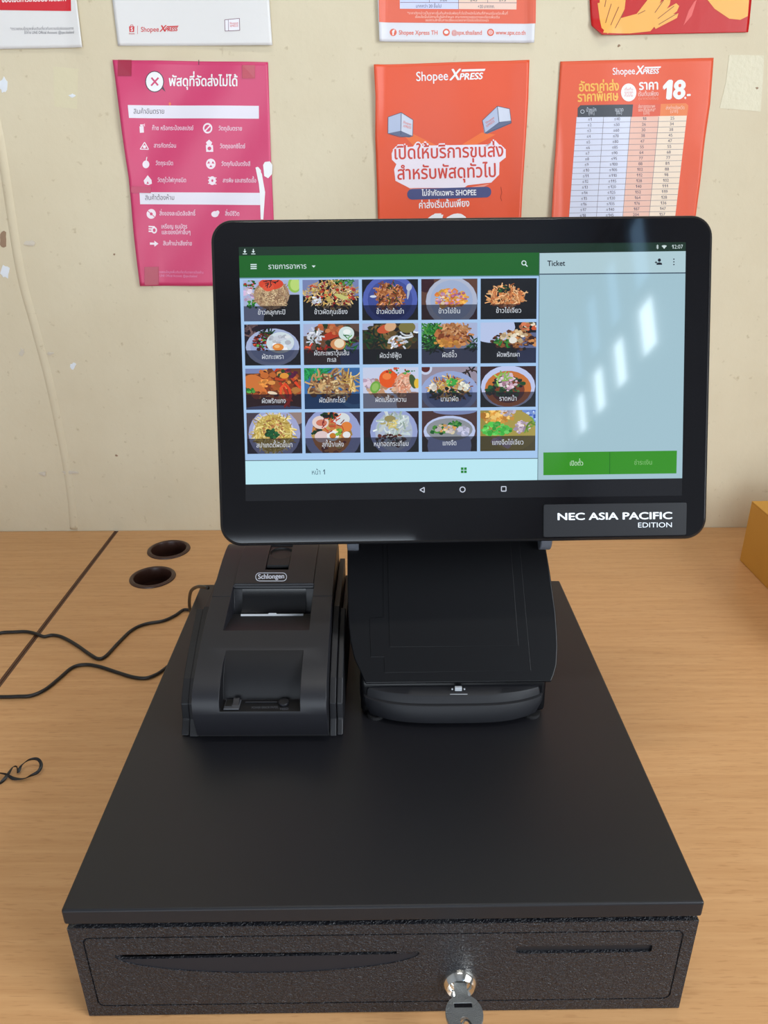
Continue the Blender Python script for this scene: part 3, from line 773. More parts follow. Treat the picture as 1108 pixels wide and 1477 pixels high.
# monitor head: local x right, z up, y away from the viewer
def mprism(out, y0, y1): return prism(bmesh.new(), out, y0, y1, 1)
OUT = rrect(-.1928, -.1325, .1928, .1180, .0165, 10)
obj('housing', mprism(OUT, .0006, .0135), M_RIM, te, MF, bevel=(.0022, 3), smooth=40)
obj('rear_cover', mprism(rrect(-.165, -.105, .165, .09, .02, 8), .0130, .0300), M_RIM, te, MF, bevel=(.007, 3))
gl = obj('front_glass', mprism(rrect(-.1908, -.1305, .1908, .1160, .0150, 10), -.0004, .0010), M_BEZEL, te, MF, bevel=(.0006, 3), smooth=40)
NM = (MF.to_3x3() @ Vector((0, -1, 0))).normalized()
Q0 = MF @ Vector((0, -.0004, 0))
mp_ = lambda px, py: hit_plane(px, py, NM, Q0)
# badge
bd = obj('badge', mprism(rrect(.0622, -.1290, .1757, -.1030, .0016, 5), -.0014, -.0003), mat('brushed_black_plate', rgb(20, 21, 26), 0.45, spec=.3, bump=(1200, .12, .0003)), te, MF, bevel=(.0003, 2))
fb = Flat(mp_, NM, .00008); fb.n = NM
fb.text('NEC ASIA PACIFIC', (803, 749.8), (969.5, 748.2), rgb(232, 236, 242), h=14.2, bold=.028, lay=14)
fb.text('EDITION', (919, 760.6), (969.5, 760.2), rgb(225, 230, 238), h=10.2, lay=14)
fb.build('lettering', M_PRINT, bd)

# ---- what the screen shows
WHT = rgb(214, 238, 246)
sc_ = Flat(mp_, NM, .00008); sc_.n = NM
Q = sc_.quad
TL, TR, BR, BL = (344.5, 356.5), (989.3, 349.4), (983.6, 714.8), (354.6, 722.8)
def sp(u, v):
    """bilinear position in the lit area, u and v from 0 to 1"""
    a = (TL[0] + (TR[0] - TL[0]) * u, TL[1] + (TR[1] - TL[1]) * u); b = (BL[0] + (BR[0] - BL[0]) * u, BL[1] + (BR[1] - BL[1]) * u)
    return (a[0] + (b[0] - a[0]) * v, a[1] + (b[1] - a[1]) * v)
Q(TL, TR, BR, BL, rgb(22, 22, 26), lay=2)                                              # unlit navigation bar
Q(TL, (989.3, 349.4), (989.1, 362.3), (344.9, 369.0), rgb(24, 54, 40), lay=3)         # status bar
Q((344.9, 368.8), (778.2, 364.4), (778.0, 397.0), (345.8, 400.6), rgb(22, 100, 38), lay=3)
Q((345.8, 400.6), (778.0, 397.0), (775.9, 661.2), (354.0, 664.8), rgb(166, 200, 238), lay=3)
Q((345.8, 400.6), (778.0, 397.0), (778.0, 398.4), (345.8, 402.0), rgb(98, 140, 150), lay=4)
Q((354.0, 664.4), (775.9, 660.8), (775.6, 692.4), (354.6, 698.8), rgb(190, 234, 244), lay=3)
sc_.line((354.0, 664.4), (775.9, 661.2), 1.1, rgb(88, 106, 112), lay=4)
Q((778.2, 365.2), (989.1, 362.3), (988.7, 393.8), (778.0, 395.6), rgb(178, 206, 214), lay=3)
Q((778.0, 395.6), (988.7, 393.8), (984.0, 689.8), (775.6, 692.4), rgb(164, 196, 208), lay=3)
sc_.line((778.0, 395.6), (988.7, 393.8), 1.6, rgb(66, 82, 98), lay=4)
sc_.line((778.1, 366), (775.6, 692.4), 0.9, rgb(90, 112, 124), lay=5)
Q((783.8, 652.6), (976.4, 650.0), (975.6, 682.8), (783.8, 685.4), rgb(58, 146, 36), lay=4)
sc_.line((879.6, 652), (879.4, 683.5), 0.9, rgb(36, 104, 34), lay=5)
tx = sc_.text
I = rgb(222, 240, 240)
tx('รายการอาหาร', (387, 388.3), (442.5, 387.6), I, h=11, lay=5)
sc_.poly([(449.8, 383.2), (455.4, 383.1), (452.6, 386.2)], I, 5)
for k in range(3): sc_.line((361.6, 381.8 + 2.9 * k), (370.4, 381.7 + 2.9 * k), 1.5, I, 5)
for x in (353.3, 365.6):
    sc_.line((x, 359.2), (x, 364), 1.1, I, 5); sc_.poly([(x - 2.4, 362.3), (x + 2.4, 362.3), (x, 365.2)], I, 5); sc_.line((x - 3, 366.4), (x + 3, 366.4), 1, I, 5)
sc_.ring(755.7, 379.4, 3.0, 1.3, I, lay=5); sc_.line((757.8, 381.6), (760.8, 384.6), 1.5, I, 5)
DK = rgb(26, 34, 42)
tx('Ticket', (789.6, 383.8), (815, 383.4), DK, h=11.0, bold=.02, lay=5)
sc_.ell(951, 375.4, 2.3, 2.4, DK, lay=5); sc_.poly([(946.8, 382.2), (947.2, 379.6), (951, 378.4), (954.6, 379.6), (955, 382.1)], DK, 5)
sc_.line((944.4, 378.6), (948, 378.6), 1, DK, 5); sc_.line((946.2, 376.8), (946.2, 380.4), 1, DK, 5)
for k in range(3): sc_.ell(971.9, 374 + 3.9 * k, 1.0, 1.0, DK, 8, lay=5)
S2 = rgb(206, 222, 222)
tx('12:07', (968.4, 358.9), (985.2, 358.6), S2, h=8, lay=5)
sc_.poly([(954.4, 354.8), (961.6, 354.6), (958, 359.3)], S2, 5); sc_.ell(958, 355.2, 3.6, 1.4, S2, 14, lay=5)
sc_.path([(946.6, 354.6), (949.6, 357.6), (948.1, 359.4), (948.1, 353.2), (949.6, 355), (946.6, 358)], .7, S2, 5)
tx('หน้า 1', (449.4, 684.6), (469.8, 684.3), rgb(84, 108, 124), h=10.4, lay=5)
for a in (0, 1):
    for b in (0, 1): Q((664.9 + 4.6 * a, 674.2 + 4.5 * b), (668.6 + 4.6 * a, 674.2 + 4.5 * b), (668.6 + 4.6 * a, 677.8 + 4.5 * b), (664.9 + 4.6 * a, 677.8 + 4.5 * b), rgb(40, 132, 50), lay=5)
tx('เปิดตั๋ว', (821.6, 671.6), (841.5, 671.2), rgb(212, 240, 214), h=9.6, lay=5)
tx('ชำระเงิน', (914.4, 670.4), (941, 670.0), rgb(136, 192, 120), h=9.6, lay=5)
N = rgb(206, 212, 226)
sc_.path([(605.6, 706.6), (612.0, 702.9), (612.0, 710.2)], 1.3, N, 5, closed=True)
sc_.ring(667.2, 706.0, 3.7, 1.4, N, 22, lay=5)
sc_.path([(723.3, 701.9), (729.9, 701.8), (729.9, 708.3), (723.3, 708.4)], 1.3, N, 5, closed=True)
scr = sc_.build('screen', M_SCREEN, te)

# twenty menu pictures, each a small painted plate of food on the lit screen
GTL, GTR, GBR, GBL = (350.8, 404.6), (774.3, 401.4), (772.0, 650.0), (357.0, 654.8)
class Dish:
    def __init__(s, col, row, bg, seed):
        w, g, h, gv = .1912, .011, .2365, .018
        s.u0, s.v0, s.w, s.h = col * (w + g), row * (h + gv), w, h
        s.F = Flat(mp_, NM, .00003); s.F.n = NM; s.lay = 14; s.r = random.Random(seed)
        s.add([(0, 0), (1, 0), (1, 1), (0, 1)], bg)
    def px(s, x, y):
        u, v = s.u0 + s.w * x, s.v0 + s.h * y
        a = (GTL[0] + (GTR[0] - GTL[0]) * u, GTL[1] + (GTR[1] - GTL[1]) * u); b = (GBL[0] + (GBR[0] - GBL[0]) * u, GBL[1] + (GBR[1] - GBL[1]) * u)
        return (a[0] + (b[0] - a[0]) * v, a[1] + (b[1] - a[1]) * v)
    def add(s, P, c):
        s.lay += .03
        U = clip_rect(P, 0, 0, 1, .63)
        if U: s.F.poly([s.px(*p) for p in U], c, s.lay)
        Lo = clip_rect(P, 0, .63, 1, 1)
        if Lo: s.F.poly([s.px(*p) for p in Lo], (c[0] * .20 + .006, c[1] * .20 + .006, c[2] * .22 + .009, 1), s.lay)   # dark caption strip
    def e(s, x, y, rx, ry, c, rot=0, n=22):
        co, q = math.cos(rot), math.sin(rot)
        s.add([(x + (rx * math.cos(a) * co - ry * math.sin(a) * q), y + (rx * math.cos(a) * q + ry * math.sin(a) * co) ) for a in (2 * math.pi * i / n for i in range(n))], c); return s
    def _c(s, pal):
        c = rgb(*s.r.choice(pal)); k = s.r.uniform(.6, 1.25); return (c[0] * k, c[1] * k, c[2] * k, 1)
    def b(s, n, x, y, rx, ry, pal, size=.05):
        size *= .8
        for _ in range(int(n * 1.7)):
            a, d = s.r.uniform(0, 6.283), math.sqrt(s.r.random())
            px, py = x + rx * d * math.cos(a), y + ry * d * math.sin(a)
            m = s.r.randint(5, 8); z = size * s.r.uniform(.5, 1.3); ph = s.r.uniform(0, 6); st = s.r.uniform(.5, 1)
            s.add([(px + z * math.cos(t + ph) * s.r.uniform(.75, 1.1), py + z * 1.3 * st * math.sin(t + ph) * s.r.uniform(.75, 1.1)) for t in (2 * math.pi * i / m for i in range(m))], s._c(pal))
        return s
    def s(s_, n, x, y, rx, ry, pal, ln=.12, w=.012):
        w *= .75
        for _ in range(int(n * 1.5)):
            a, d = s_.r.uniform(0, 6.283), math.sqrt(s_.r.random())
            p = Vector((x + rx * d * math.cos(a), y + ry * d * math.sin(a))); th = s_.r.uniform(0, 6.283); cv = s_.r.uniform(-9, 9); c = s_._c(pal); L, R = [], []
            for k in range(5):
                n_ = Vector((-math.sin(th), math.cos(th) * 1.3)) * w; L.append(tuple(p + n_)); R.append(tuple(p - n_))
                p = p + Vector((math.cos(th), 1.3 * math.sin(th))) * (ln / 4); th += cv * ln / 4
            for k in range(4): s_.add([L[k], L[k + 1], R[k + 1], R[k]], c)
        return s_
    def done(s, text, second=None):
        y = .845 if not second else .77
        def put(t, y, wd):
            a, b = s.px(.5 - wd / 2, y), s.px(.5 + wd / 2, y)
            s.F.text(t, a, b, rgb(222, 228, 236), h=9.8, lay=s.lay + 4)
        put(text[0], y, text[1])
        if second: put(second[0], .93, second[1])
        s.F.build('menu_picture', M_SCREEN, scr)
RICE = [(196, 168, 128), (170, 138, 104), (214, 190, 150), (150, 118, 92)]
MEAT = [(176, 110, 62), (146, 82, 44), (198, 138, 84), (120, 62, 34)]
SEA = [(222, 208, 186), (206, 120, 80), (186, 84, 50), (170, 150, 108), (90, 80, 46)]
GRN = [(48, 130, 52), (30, 98, 44), (88, 160, 70)]
DKG = [(24, 60, 34), (40, 84, 44), (20, 44, 28)]
YEL = [(222, 188, 110), (206, 168, 88), (236, 208, 138), (188, 150, 76)]
RED = [(196, 60, 40), (214, 92, 56), (150, 40, 30)]
WH = [(226, 230, 236), (206, 212, 224), (190, 196, 210)]
PL, PLD, PB, WD, BK = rgb(168, 180, 214), rgb(120, 132, 176), rgb(84, 100, 178), rgb(70, 54, 50), rgb(26, 24, 28)
Dish(0, 0, PL, 1).e(.9, .95, .55, .6, BK).b(12, .12, .12, .12, .12, GRN + RED, .05).b(14, .08, .35, .1, .16, [(206, 176, 210), (226, 214, 232)], .05).b(14, .2, .58, .16, .1, GRN, .04).e(.5, .36, .32, .36, rgb(166, 138, 112)).s(230, .5, .36, .30, .34, RICE, .08, .009).e(.5, .1, .22, .14, rgb(214, 74, 48)).e(.45, .18, .1, .1, rgb(222, 88, 60)).s(8, .48, .06, .1, .05, [(30, 30, 34)], .08, .01).e(.92, .12, .12, .2, rgb(146, 190, 84)).e(.93, .12, .09, .15, rgb(186, 216, 120)).done(('ข้าวคลุกกะปิ', .50))
Dish(1, 0, BK, 2).e(.05, .1, .25, .3, PLD).e(.95, .1, .2, .3, PLD).s(220, .5, .36, .47, .34, RICE + YEL, .08, .012).b(40, .5, .36, .44, .32, RED + [(150, 60, 60), (200, 180, 96)], .04).b(16, .25, .5, .1, .1, WH + [(110, 30, 50)], .035).e(.68, .42, .13, .05, rgb(196, 196, 120), .5).s(14, .75, .05, .2, .05, GRN, .1, .012).done(('ข้าวผัดกุนเชียง', .60))
Dish(2, 0, BK, 3).e(.5, .5, .49, .62, PB).e(.5, .5, .40, .50, rgb(66, 80, 150)).b(70, .48, .42, .27, .33, MEAT + [(214, 140, 92)], .055).s(60, .48, .42, .26, .32, MEAT + [(226, 160, 112)], .1, .014).s(12, .5, .4, .22, .28, DKG, .08, .012).e(.83, .3, .022, .2, rgb(170, 178, 200), .1).e(.84, .2, .05, .09, rgb(186, 194, 214), .1).e(.2, .42, .06, .03, rgb(206, 214, 230)).done(('ข้าวผัดต้มยำ', .50))
Dish(3, 0, rgb(96, 66, 54), 4).e(.08, .08, .15, .25, rgb(60, 34, 38)).e(.54, .55, .46, .6, rgb(176, 184, 206)).e(.54, .53, .38, .5, rgb(160, 176, 208)).b(60, .52, .48, .30, .22, [(226, 150, 54), (236, 178, 82), (214, 120, 50)], .06).b(26, .52, .45, .28, .2, [(170, 104, 150), (206, 160, 190), (226, 206, 170)], .04).done(('ข้าวไข่ข้น', .40))
Dish(4, 0, BK, 5).b(80, .45, .44, .32, .26, [(206, 130, 76), (222, 158, 100), (186, 106, 60)], .05).s(60, .45, .44, .34, .26, [(226, 166, 110), (196, 116, 66), (238, 190, 140)], .1, .012).b(26, .42, .27, .11, .08, DKG, .035).done(('ข้าวไข่เจียว', .46))
Dish(0, 1, rgb(44, 36, 42), 6).s(8, .15, .1, .2, .1, [(120, 96, 96), (84, 66, 70)], .3, .02).e(.5, .56, .48, .46, PL).e(.5, .56, .40, .38, rgb(150, 164, 204)).b(50, .36, .42, .22, .22, [(96, 40, 26), (130, 56, 34), (60, 30, 24)], .05).b(14, .3, .45, .14, .14, RED + GRN, .03).s(12, .42, .2, .15, .05, DKG, .1, .014).e(.64, .45, .25, .26, rgb(206, 220, 226), .2).b(20, .64, .45, .2, .2, WH, .06).e(.6, .56, .10, .09, rgb(224, 138, 60)).e(.58, .54, .05, .04, rgb(240, 186, 120)).done(('ผัดกะเพรา', .40))
Dish(1, 1, rgb(96, 76, 66), 7).e(.0, .0, .3, .3, PL).e(.95, .85, .3, .4, rgb(80, 90, 130)).b(46, .5, .35, .48, .33, [(60, 48, 36), (110, 70, 44), (44, 60, 36)], .08).e(.55, .25, .25, .09, rgb(176, 60, 36), -.5).b(16, .5, .12, .25, .12, [(206, 130, 80), (186, 100, 60)], .07).s(26, .2, .3, .13, .18, WH, .08, .018).e(.77, .24, .14, .17, rgb(206, 224, 222)).e(.78, .2, .07, .06, rgb(236, 242, 240)).e(.62, .5, .14, .14, rgb(206, 140, 90)).e(.64, .48, .09, .11, rgb(232, 220, 190)).s(10, .85, .5, .1, .2, GRN, .1, .012).s(8, .25, .6, .2, .05, RED, .1, .02).done(('ผัดกะเพราวุ้นเส้น', .64), ('ทะเล', .17))
Dish(2, 1, rgb(54, 46, 36), 8).e(.04, .02, .16, .14, PL).e(.97, .02, .14, .2, PL).b(70, .5, .32, .5, .3, [(58, 62, 36), (96, 74, 40), (120, 96, 56), (40, 40, 28)], .08).s(16, .2, .5, .25, .2, DKG, .2, .02).e(.42, .13, .17, .10, rgb(196, 88, 54), -.5).e(.5, .08, .1, .12, rgb(214, 170, 130), .4).b(16, .62, .45, .16, .12, SEA, .06).s(14, .65, .45, .2, .15, WH, .07, .02).s(3, .92, .3, .03, .1, [(216, 224, 230)], .25, .02).e(.8, .1, .15, .14, rgb(124, 118, 66)).done(('ผัดฉ่าซีฟู้ด', .40))
Dish(3, 1, PL, 9).e(.5, .75, .55, .5, rgb(110, 116, 140)).s(70, .18, .3, .2, .26, GRN, .18, .018).s(30, .2, .5, .2, .15, DKG, .15, .016).b(70, .58, .32, .32, .28, MEAT + [(190, 130, 80)], .07).b(10, .45, .5, .2, .08, [(222, 160, 74), (206, 140, 62)], .07).s(30, .58, .14, .22, .1, [(176, 120, 74), (206, 156, 110)], .1, .018).s(16, .9, .5, .1, .2, DKG, .1, .016).done(('ผัดซีอิ๊ว', .27))
Dish(4, 1, BK, 10).e(.2, .12, .42, .38, rgb(184, 198, 232)).e(.95, .75, .3, .5, rgb(96, 104, 140)).b(70, .62, .45, .42, .24, [(150, 96, 54), (96, 58, 34), (190, 130, 76), (60, 40, 30)], .06).s(10, .4, .48, .1, .1, GRN, .1, .02).b(14, .6, .35, .22, .14, [(226, 214, 190), (206, 180, 140)], .07).e(.58, .44, .07, .08, rgb(232, 228, 218), .3).b(14, .85, .1, .15, .1, SEA, .06).done(('ผัดพริกเผา', .42))
Dish(0, 2, rgb(96, 60, 38), 11).e(.1, .0, .5, .12, PLD).e(.5, 1.02, .6, .12, PLD).b(80, .5, .4, .5, .36, [(196, 108, 50), (160, 78, 38), (206, 140, 70), (110, 60, 34)], .1).e(.15, .35, .18, .22, rgb(206, 118, 58), -.6).s(5, .7, .3, .22, .1, [(206, 66, 34), (222, 84, 44)], .5, .034).b(10, .75, .12, .18, .1, [(96, 40, 70), (60, 90, 50)], .06).e(.7, .18, .08, .07, rgb(222, 150, 60)).b(12, .35, .35, .1, .1, [(232, 150, 70)], .05).e(.48, .6, .09, .04, rgb(232, 214, 186), .3).b(6, .08, .55, .06, .08, GRN, .05).done(('ผัดพริกแกง', .44))
Dish(1, 2, rgb(60, 110, 168), 12).e(.9, .4, .35, .6, rgb(84, 136, 190)).e(.9, .4, .28, .5, rgb(60, 104, 160)).s(60, .15, .12, .26, .14, [(52, 170, 96), (36, 140, 76)], .14, .016).b(44, .45, .5, .38, .26, [(112, 80, 54), (84, 58, 44)], .07).s(90, .5, .42, .38, .28, [(222, 196, 146), (196, 160, 108), (166, 124, 82), (130, 90, 60)], .16, .02).s(10, .85, .3, .1, .1, YEL, .2, .014).done(('ผัดมักกะโรนี', .48))
Dish(2, 2, rgb(198, 206, 230), 13).e(.9, .9, .3, .3, rgb(150, 120, 110)).b(40, .45, .55, .42, .24, [(206, 170, 140), (186, 140, 104)], .07).b(20, .12, .38, .12, .1, [(206, 190, 206), (176, 150, 170)], .05).e(.46, .28, .17, .22, rgb(226, 90, 34)).e(.43, .22, .08, .08, rgb(238, 130, 66)).e(.22, .48, .09, .15, rgb(112, 166, 70), .2).e(.22, .48, .06, .10, rgb(146, 190, 96), .2).e(.73, .38, .16, .26, rgb(222, 160, 130), .15).s(26, .72, .4, .13, .2, [(236, 190, 164), (206, 130, 100)], .14, .014).b(12, .68, .1, .25, .08, RED + GRN, .04).e(.9, .35, .06, .18, rgb(70, 90, 48), -.2).e(.97, .4, .05, .12, rgb(226, 186, 60)).done(('ผัดเปรี้ยวหวาน', .57))
Dish(3, 2, rgb(150, 140, 156), 14).s(4, .85, .1, .1, .05, [(60, 46, 40), (40, 34, 34)], .4, .02).e(.07, .03, .12, .16, rgb(196, 206, 230)).e(.07, .03, .08, .1, rgb(90, 40, 30)).e(.5, .62, .52, .52, rgb(150, 166, 210)).e(.5, .64, .42, .42, rgb(120, 138, 186)).s(150, .5, .52, .34, .26, YEL + MEAT, .1, .014).b(30, .5, .68, .38, .16, DKG + [(70, 60, 40)], .05).b(14, .54, .38, .09, .08, [(60, 160, 66), (86, 186, 84)], .045).b(12, .75, .5, .1, .1, [(226, 226, 210)], .05).b(8, .2, .5, .06, .08, [(226, 220, 210)], .05).done(('มามาผัด', .33))
Dish(4, 2, rgb(60, 40, 36), 15).e(.5, .5, .49, .52, rgb(190, 200, 236)).e(.5, .55, .42, .44, rgb(196, 114, 50)).e(.5, .58, .3, .32, rgb(120, 60, 34)).b(40, .5, .5, .28, .26, DKG + [(70, 110, 60)], .06).b(36, .48, .38, .18, .22, [(206, 170, 190), (176, 130, 150), (226, 206, 214)], .045).s(8, .4, .3, .16, .12, [(150, 196, 96)], .1, .018).b(12, .2, .6, .08, .1, DKG, .06).done(('ราดหน้า', .32))
Dish(0, 3, rgb(74, 66, 76), 16).e(.9, .0, .2, .3, rgb(150, 130, 124)).e(.5, .52, .47, .62, rgb(160, 166, 206)).e(.48, .5, .38, .5, rgb(196, 200, 228)).e(.48, .5, .35, .46, rgb(196, 170, 96)).s(230, .48, .5, .33, .44, [(226, 206, 120), (206, 180, 90), (236, 220, 150), (180, 150, 70)], .13, .012).b(40, .5, .42, .2, .28, [(176, 116, 70), (196, 140, 90)], .03).b(24, .47, .52, .11, .12, [(30, 80, 46), (44, 104, 60)], .045).done(('สปาเกตตี้ผัดขี้เมา', .66))
Dish(1, 3, rgb(60, 50, 66), 17).e(.5, .55, .52, .68, rgb(150, 160, 206)).e(.48, .52, .36, .52, rgb(196, 130, 70)).b(30, .48, .55, .33, .46, MEAT + YEL, .07).b(12, .25, .5, .12, .2, DKG, .06).e(.28, .25, .15, .16, rgb(226, 206, 200)).e(.3, .26, .1, .08, rgb(206, 120, 96)).e(.3, .6, .13, .14, rgb(222, 200, 200)).e(.66, .18, .15, .16, rgb(214, 220, 222), .5).e(.75, .36, .1, .12, rgb(222, 130, 60)).e(.5, .58, .11, .13, rgb(232, 236, 238)).e(.5, .58, .06, .07, rgb(196, 120, 40)).e(.75, .56, .07, .08, rgb(228, 230, 232)).b(14, .45, .08, .15, .06, DKG, .05).s(12, .5, .3, .2, .2, RED, .1, .012).b(8, .62, .5, .06, .08, [(120, 170, 60)], .04).done(('สุกี้น้ำ/แห้ง', .40))
Dish(2, 3, rgb(46, 32, 36), 18).e(.55, .5, .43, .58, rgb(150, 162, 208)).e(.55, .5, .34, .47, rgb(172, 184, 206)).s(56, .55, .33, .26, .26, [(216, 226, 226), (186, 200, 200), (160, 180, 170)], .16, .02).e(.48, .18, .1, .08, rgb(150, 140, 90)).b(40, .5, .7, .28, .16, [(60, 36, 30), (90, 50, 40), (120, 80, 60)], .04).s(8, .5, .3, .1, .1, [(206, 190, 120)], .1, .02).done(('หมูทอดกระเทียม', .64))
Dish(3, 3, rgb(74, 52, 50), 19).e(.6, .0, .4, .1, PLD).e(.5, .5, .47, .38, rgb(186, 198, 232)).e(.5, .85, .4, .5, rgb(150, 164, 210)).e(.5, .46, .42, .28, rgb(140, 144, 150)).b(18, .3, .48, .16, .1, DKG + GRN, .06).b(14, .6, .34, .1, .08, GRN, .05).b(24, .48, .44, .24, .1, [(220, 206, 170), (226, 170, 90), (200, 190, 190)], .05).b(14, .74, .5, .12, .1, [(170, 176, 206), (190, 190, 214)], .07).done(('แกงจืด', .26))
Dish(4, 3, rgb(150, 136, 62), 20).e(.95, .1, .2, .3, rgb(110, 140, 206)).b(14, .95, .1, .1, .2, [(60, 90, 180), (180, 200, 230)], .04).e(.6, .5, .42, .5, rgb(166, 150, 70)).b(40, .3, .16, .3, .16, [(226, 166, 70), (236, 196, 110), (206, 140, 50)], .07).b(50, .3, .46, .26, .16, [(84, 196, 76), (60, 170, 60), (110, 210, 100)], .06).b(26, .76, .42, .14, .16, [(196, 176, 196), (170, 150, 176), (220, 206, 216)], .045).b(14, .5, .06, .12, .1, [(206, 196, 206), (180, 170, 190)], .05).s(4, .93, .35, .05, .1, [(110, 150, 50)], .2, .02).b(10, .4, .78, .2, .1, [(170, 150, 170)], .07).done(('แกงจืดไข่เจียว', .58))

# ================================================================== posters on the wall
class Sheet:
    """a paper sheet taped to the wall: rows of (left px, right px), authored in photo pixels, with its own gentle curl"""
    def __init__(s, name, label, rows, col, curl, T, lift=.0012):
        def to3d(px, py):
            p = wp(px, py); return p + NW * (lift + curl(px, py))
        s.to3d = to3d; s.col = col
        N = 12; M = 48
        V, F = [], []
        fine = []
        for (l0, r0), (l1, r1) in zip(rows, rows[1:]):
            for k in range(N): t = k / N; fine.append(((l0[0] + (l1[0] - l0[0]) * t, l0[1] + (l1[1] - l0[1]) * t), (r0[0] + (r1[0] - r0[0]) * t, r0[1] + (r1[1] - r0[1]) * t)))
        fine.append(rows[-1])
        for l, r in fine:
            for j in range(M + 1):
                t = j / M; V.append(to3d(l[0] + (r[0] - l[0]) * t, l[1] + (r[1] - l[1]) * t))
        for i in range(len(fine) - 1):
            for j in range(M): a = i * (M + 1) + j; F.append((a, a + M + 1, a + M + 2, a + 1))
        me = bpy.data.meshes.new(name); me.from_pydata(V, [], F); me.update()
        if me.polygons[0].normal.dot(NW) < 0: me.flip_normals()
        c = sum((Vector(v) for v in V), Vector()) / len(V)
        s.root = thing(name, label, 'poster', (c.x, c.y, c.z), 0, 'posters taped to the wall')
        s.paper = obj('paper', None, mat('poster_paper', col, .4, spec=.45, bump=(45, .10, .004)), s.root, mesh=me, smooth=True)
        md = s.paper.modifiers.new('thickness', 'SOLIDIFY'); md.thickness = .0003; md.offset = -1
        s.F = Flat(lambda a, b: to3d(a, b) + NW * .0002, NW, .00007, T); s.F.grid = abs(4 * (T(100, 0)[0] - T(0, 0)[0]) ** -1 * 100)
    def finish(s): s.F.build('print', M_PRINT, s.root)
    def tape(s, px, py, w, h, col=(150, 40, 60), rot=0):
        c, q = math.cos(rot), math.sin(rot)
        bm = bmesh.new(); vs_ = []
        for dx, dy in ((-w, -h), (w, -h), (w, h), (-w, h)):
            vs_.append(s.to3d(px + dx * c - dy * q, py + dx * q + dy * c) + NW * .0010)
        bm.faces.new([bm.verts.new(v) for v in vs_])
        r = bmesh.ops.extrude_face_region(bm, geom=bm.faces[:]); bmesh.ops.translate(bm, verts=[v for v in r['geom'] if isinstance(v, bmesh.types.BMVert)], vec=-NW * .0003)
        obj('tape', bm, mat('tape_on_poster', rgb(*col), .3), s.root, label='darker square of tape')
sm = lambda t: 0 if t < 0 else (1 if t > 1 else t * t * (3 - 2 * t))
WHITE = rgb(236, 236, 238)
# --- pink poster of things that cannot be sent
T = lambda a, b: (150 + a / 4.104, 70 + b / 4.104)
PINK = rgb(206, 62, 108)
P1 = Sheet('poster', 'bright pink parcel rules poster with a torn right edge, behind the screen corner',
           [((164, 87), (387, 90)), ((174.5, 160), (389, 160)), ((183, 228), (391.5, 230)), ((187, 256), (393, 262)), ((195.5, 340), (396, 340)), ((203.5, 412), (398, 412))],
           PINK, lambda x, y: .0035 * sm((200 + (y - 90) * .13 - x) / 40) + .0015 * math.sin(x * .05 + y * .03) + .0015, T)
F = P1.F
LG = rgb(226, 222, 232); DT = rgb(64, 52, 62)
F.ell(305, 198, 55, 63, DT, lay=1); F.poly([(338, 232), (352, 222), (368, 258)], DT, 1); F.ell(305, 198, 50, 58, WHITE, lay=2)
F.line((287, 175), (325, 220), 10, PINK, 3); F.line((328, 175), (285, 222), 10, PINK, 3)
F.text('พัสดุที่จัดส่งไม่ได้', (386, 222), (797, 224), WHITE, h=82, bold=.022)
F.quad((150, 337), (918, 340), (918, 416), (157, 413), LG, 8, 1); F.text('สินค้าอันตราย', (182, 388), (361, 386), DT, h=42, lay=2)
F.quad((216, 850), (942, 854), (947, 926), (221, 921), LG, 8, 1); F.text('สินค้าต้องห้าม', (248, 896), (423, 895), DT, h=40, lay=2)
K = rgb(232, 204, 220)
for t, x0, x1, y in [('ก๊าซ หรือกระป๋องสเปรย์', 286, 534, 483), ('สารกัดกร่อน', 296, 432, 586), ('วัตถุระเบิด', 308, 415, 690), ('วัตถุไวไฟทุกชนิด', 320, 492, 790),
                     ('วัตถุอันตราย', 681, 820, 485), ('วัตถุออกซิไดซ์', 688, 838, 590), ('วัตถุกัมมันตรังสี', 696, 869, 694), ('สารพิษ และสารติดเชื้อ', 704, 905, 792),
                     ('สิ่งของละเมิดลิขสิทธิ์', 333, 543, 987), ('สิ่งมีชีวิต', 719, 806, 988), ('เหรียญ ธนบัตร', 342, 495, 1064), ('และของมีค่าอื่นๆ', 344, 515, 1098), ('สินค้าเน่าเสียง่าย', 352, 524, 1164)]:
    F.text(t, (x0, y), (x1, y + 1), K, h=36, bold=.012)
F.text('*ตรวจสอบข้อมูลเพิ่มเติมเกี่ยวกับรายการต้องห้าม', (304, 1328), (594, 1330), rgb(226, 150, 186), h=20)
F.text('ทาง LINE Official Account: @spx.thailand', (304, 1350), (556, 1352), rgb(226, 150, 186), h=20)
W_ = rgb(236, 222, 230)
F.quad((215, 462), (238, 460), (240, 498), (217, 500), W_); F.quad((219, 450), (234, 450), (234, 460), (219, 460), W_); F.poly([(232, 452), (246, 444), (246, 464)], rgb(236, 170, 190), 2)
F.path([(243, 555), (218, 596), (266, 597)], 5, W_, 1, closed=True); F.ell(242, 582, 9, 9, W_, lay=1)
F.ell(251, 686, 20, 23, W_, lay=1); F.line((252, 668), (256, 642), 5, W_, 1)
F.poly([(262, 750), (285, 778), (288, 800), (268, 808), (245, 802), (239, 782)], W_, 1); F.poly([(262, 785), (270, 800), (256, 800)], PINK, 2)
F.ell(618, 473, 28, 31, W_, lay=1); F.ell(618, 473, 19, 21, PINK, lay=2); F.line((604, 488), (633, 458), 8, W_, 3)
F.quad((607, 572), (648, 572), (650, 612), (609, 612), W_); F.ell(628, 592, 11, 11, PINK, lay=2); F.poly([(608, 556), (626, 540), (644, 556), (638, 572), (614, 572)], W_, 1)
F.ell(635, 683, 28, 31, W_, lay=1)
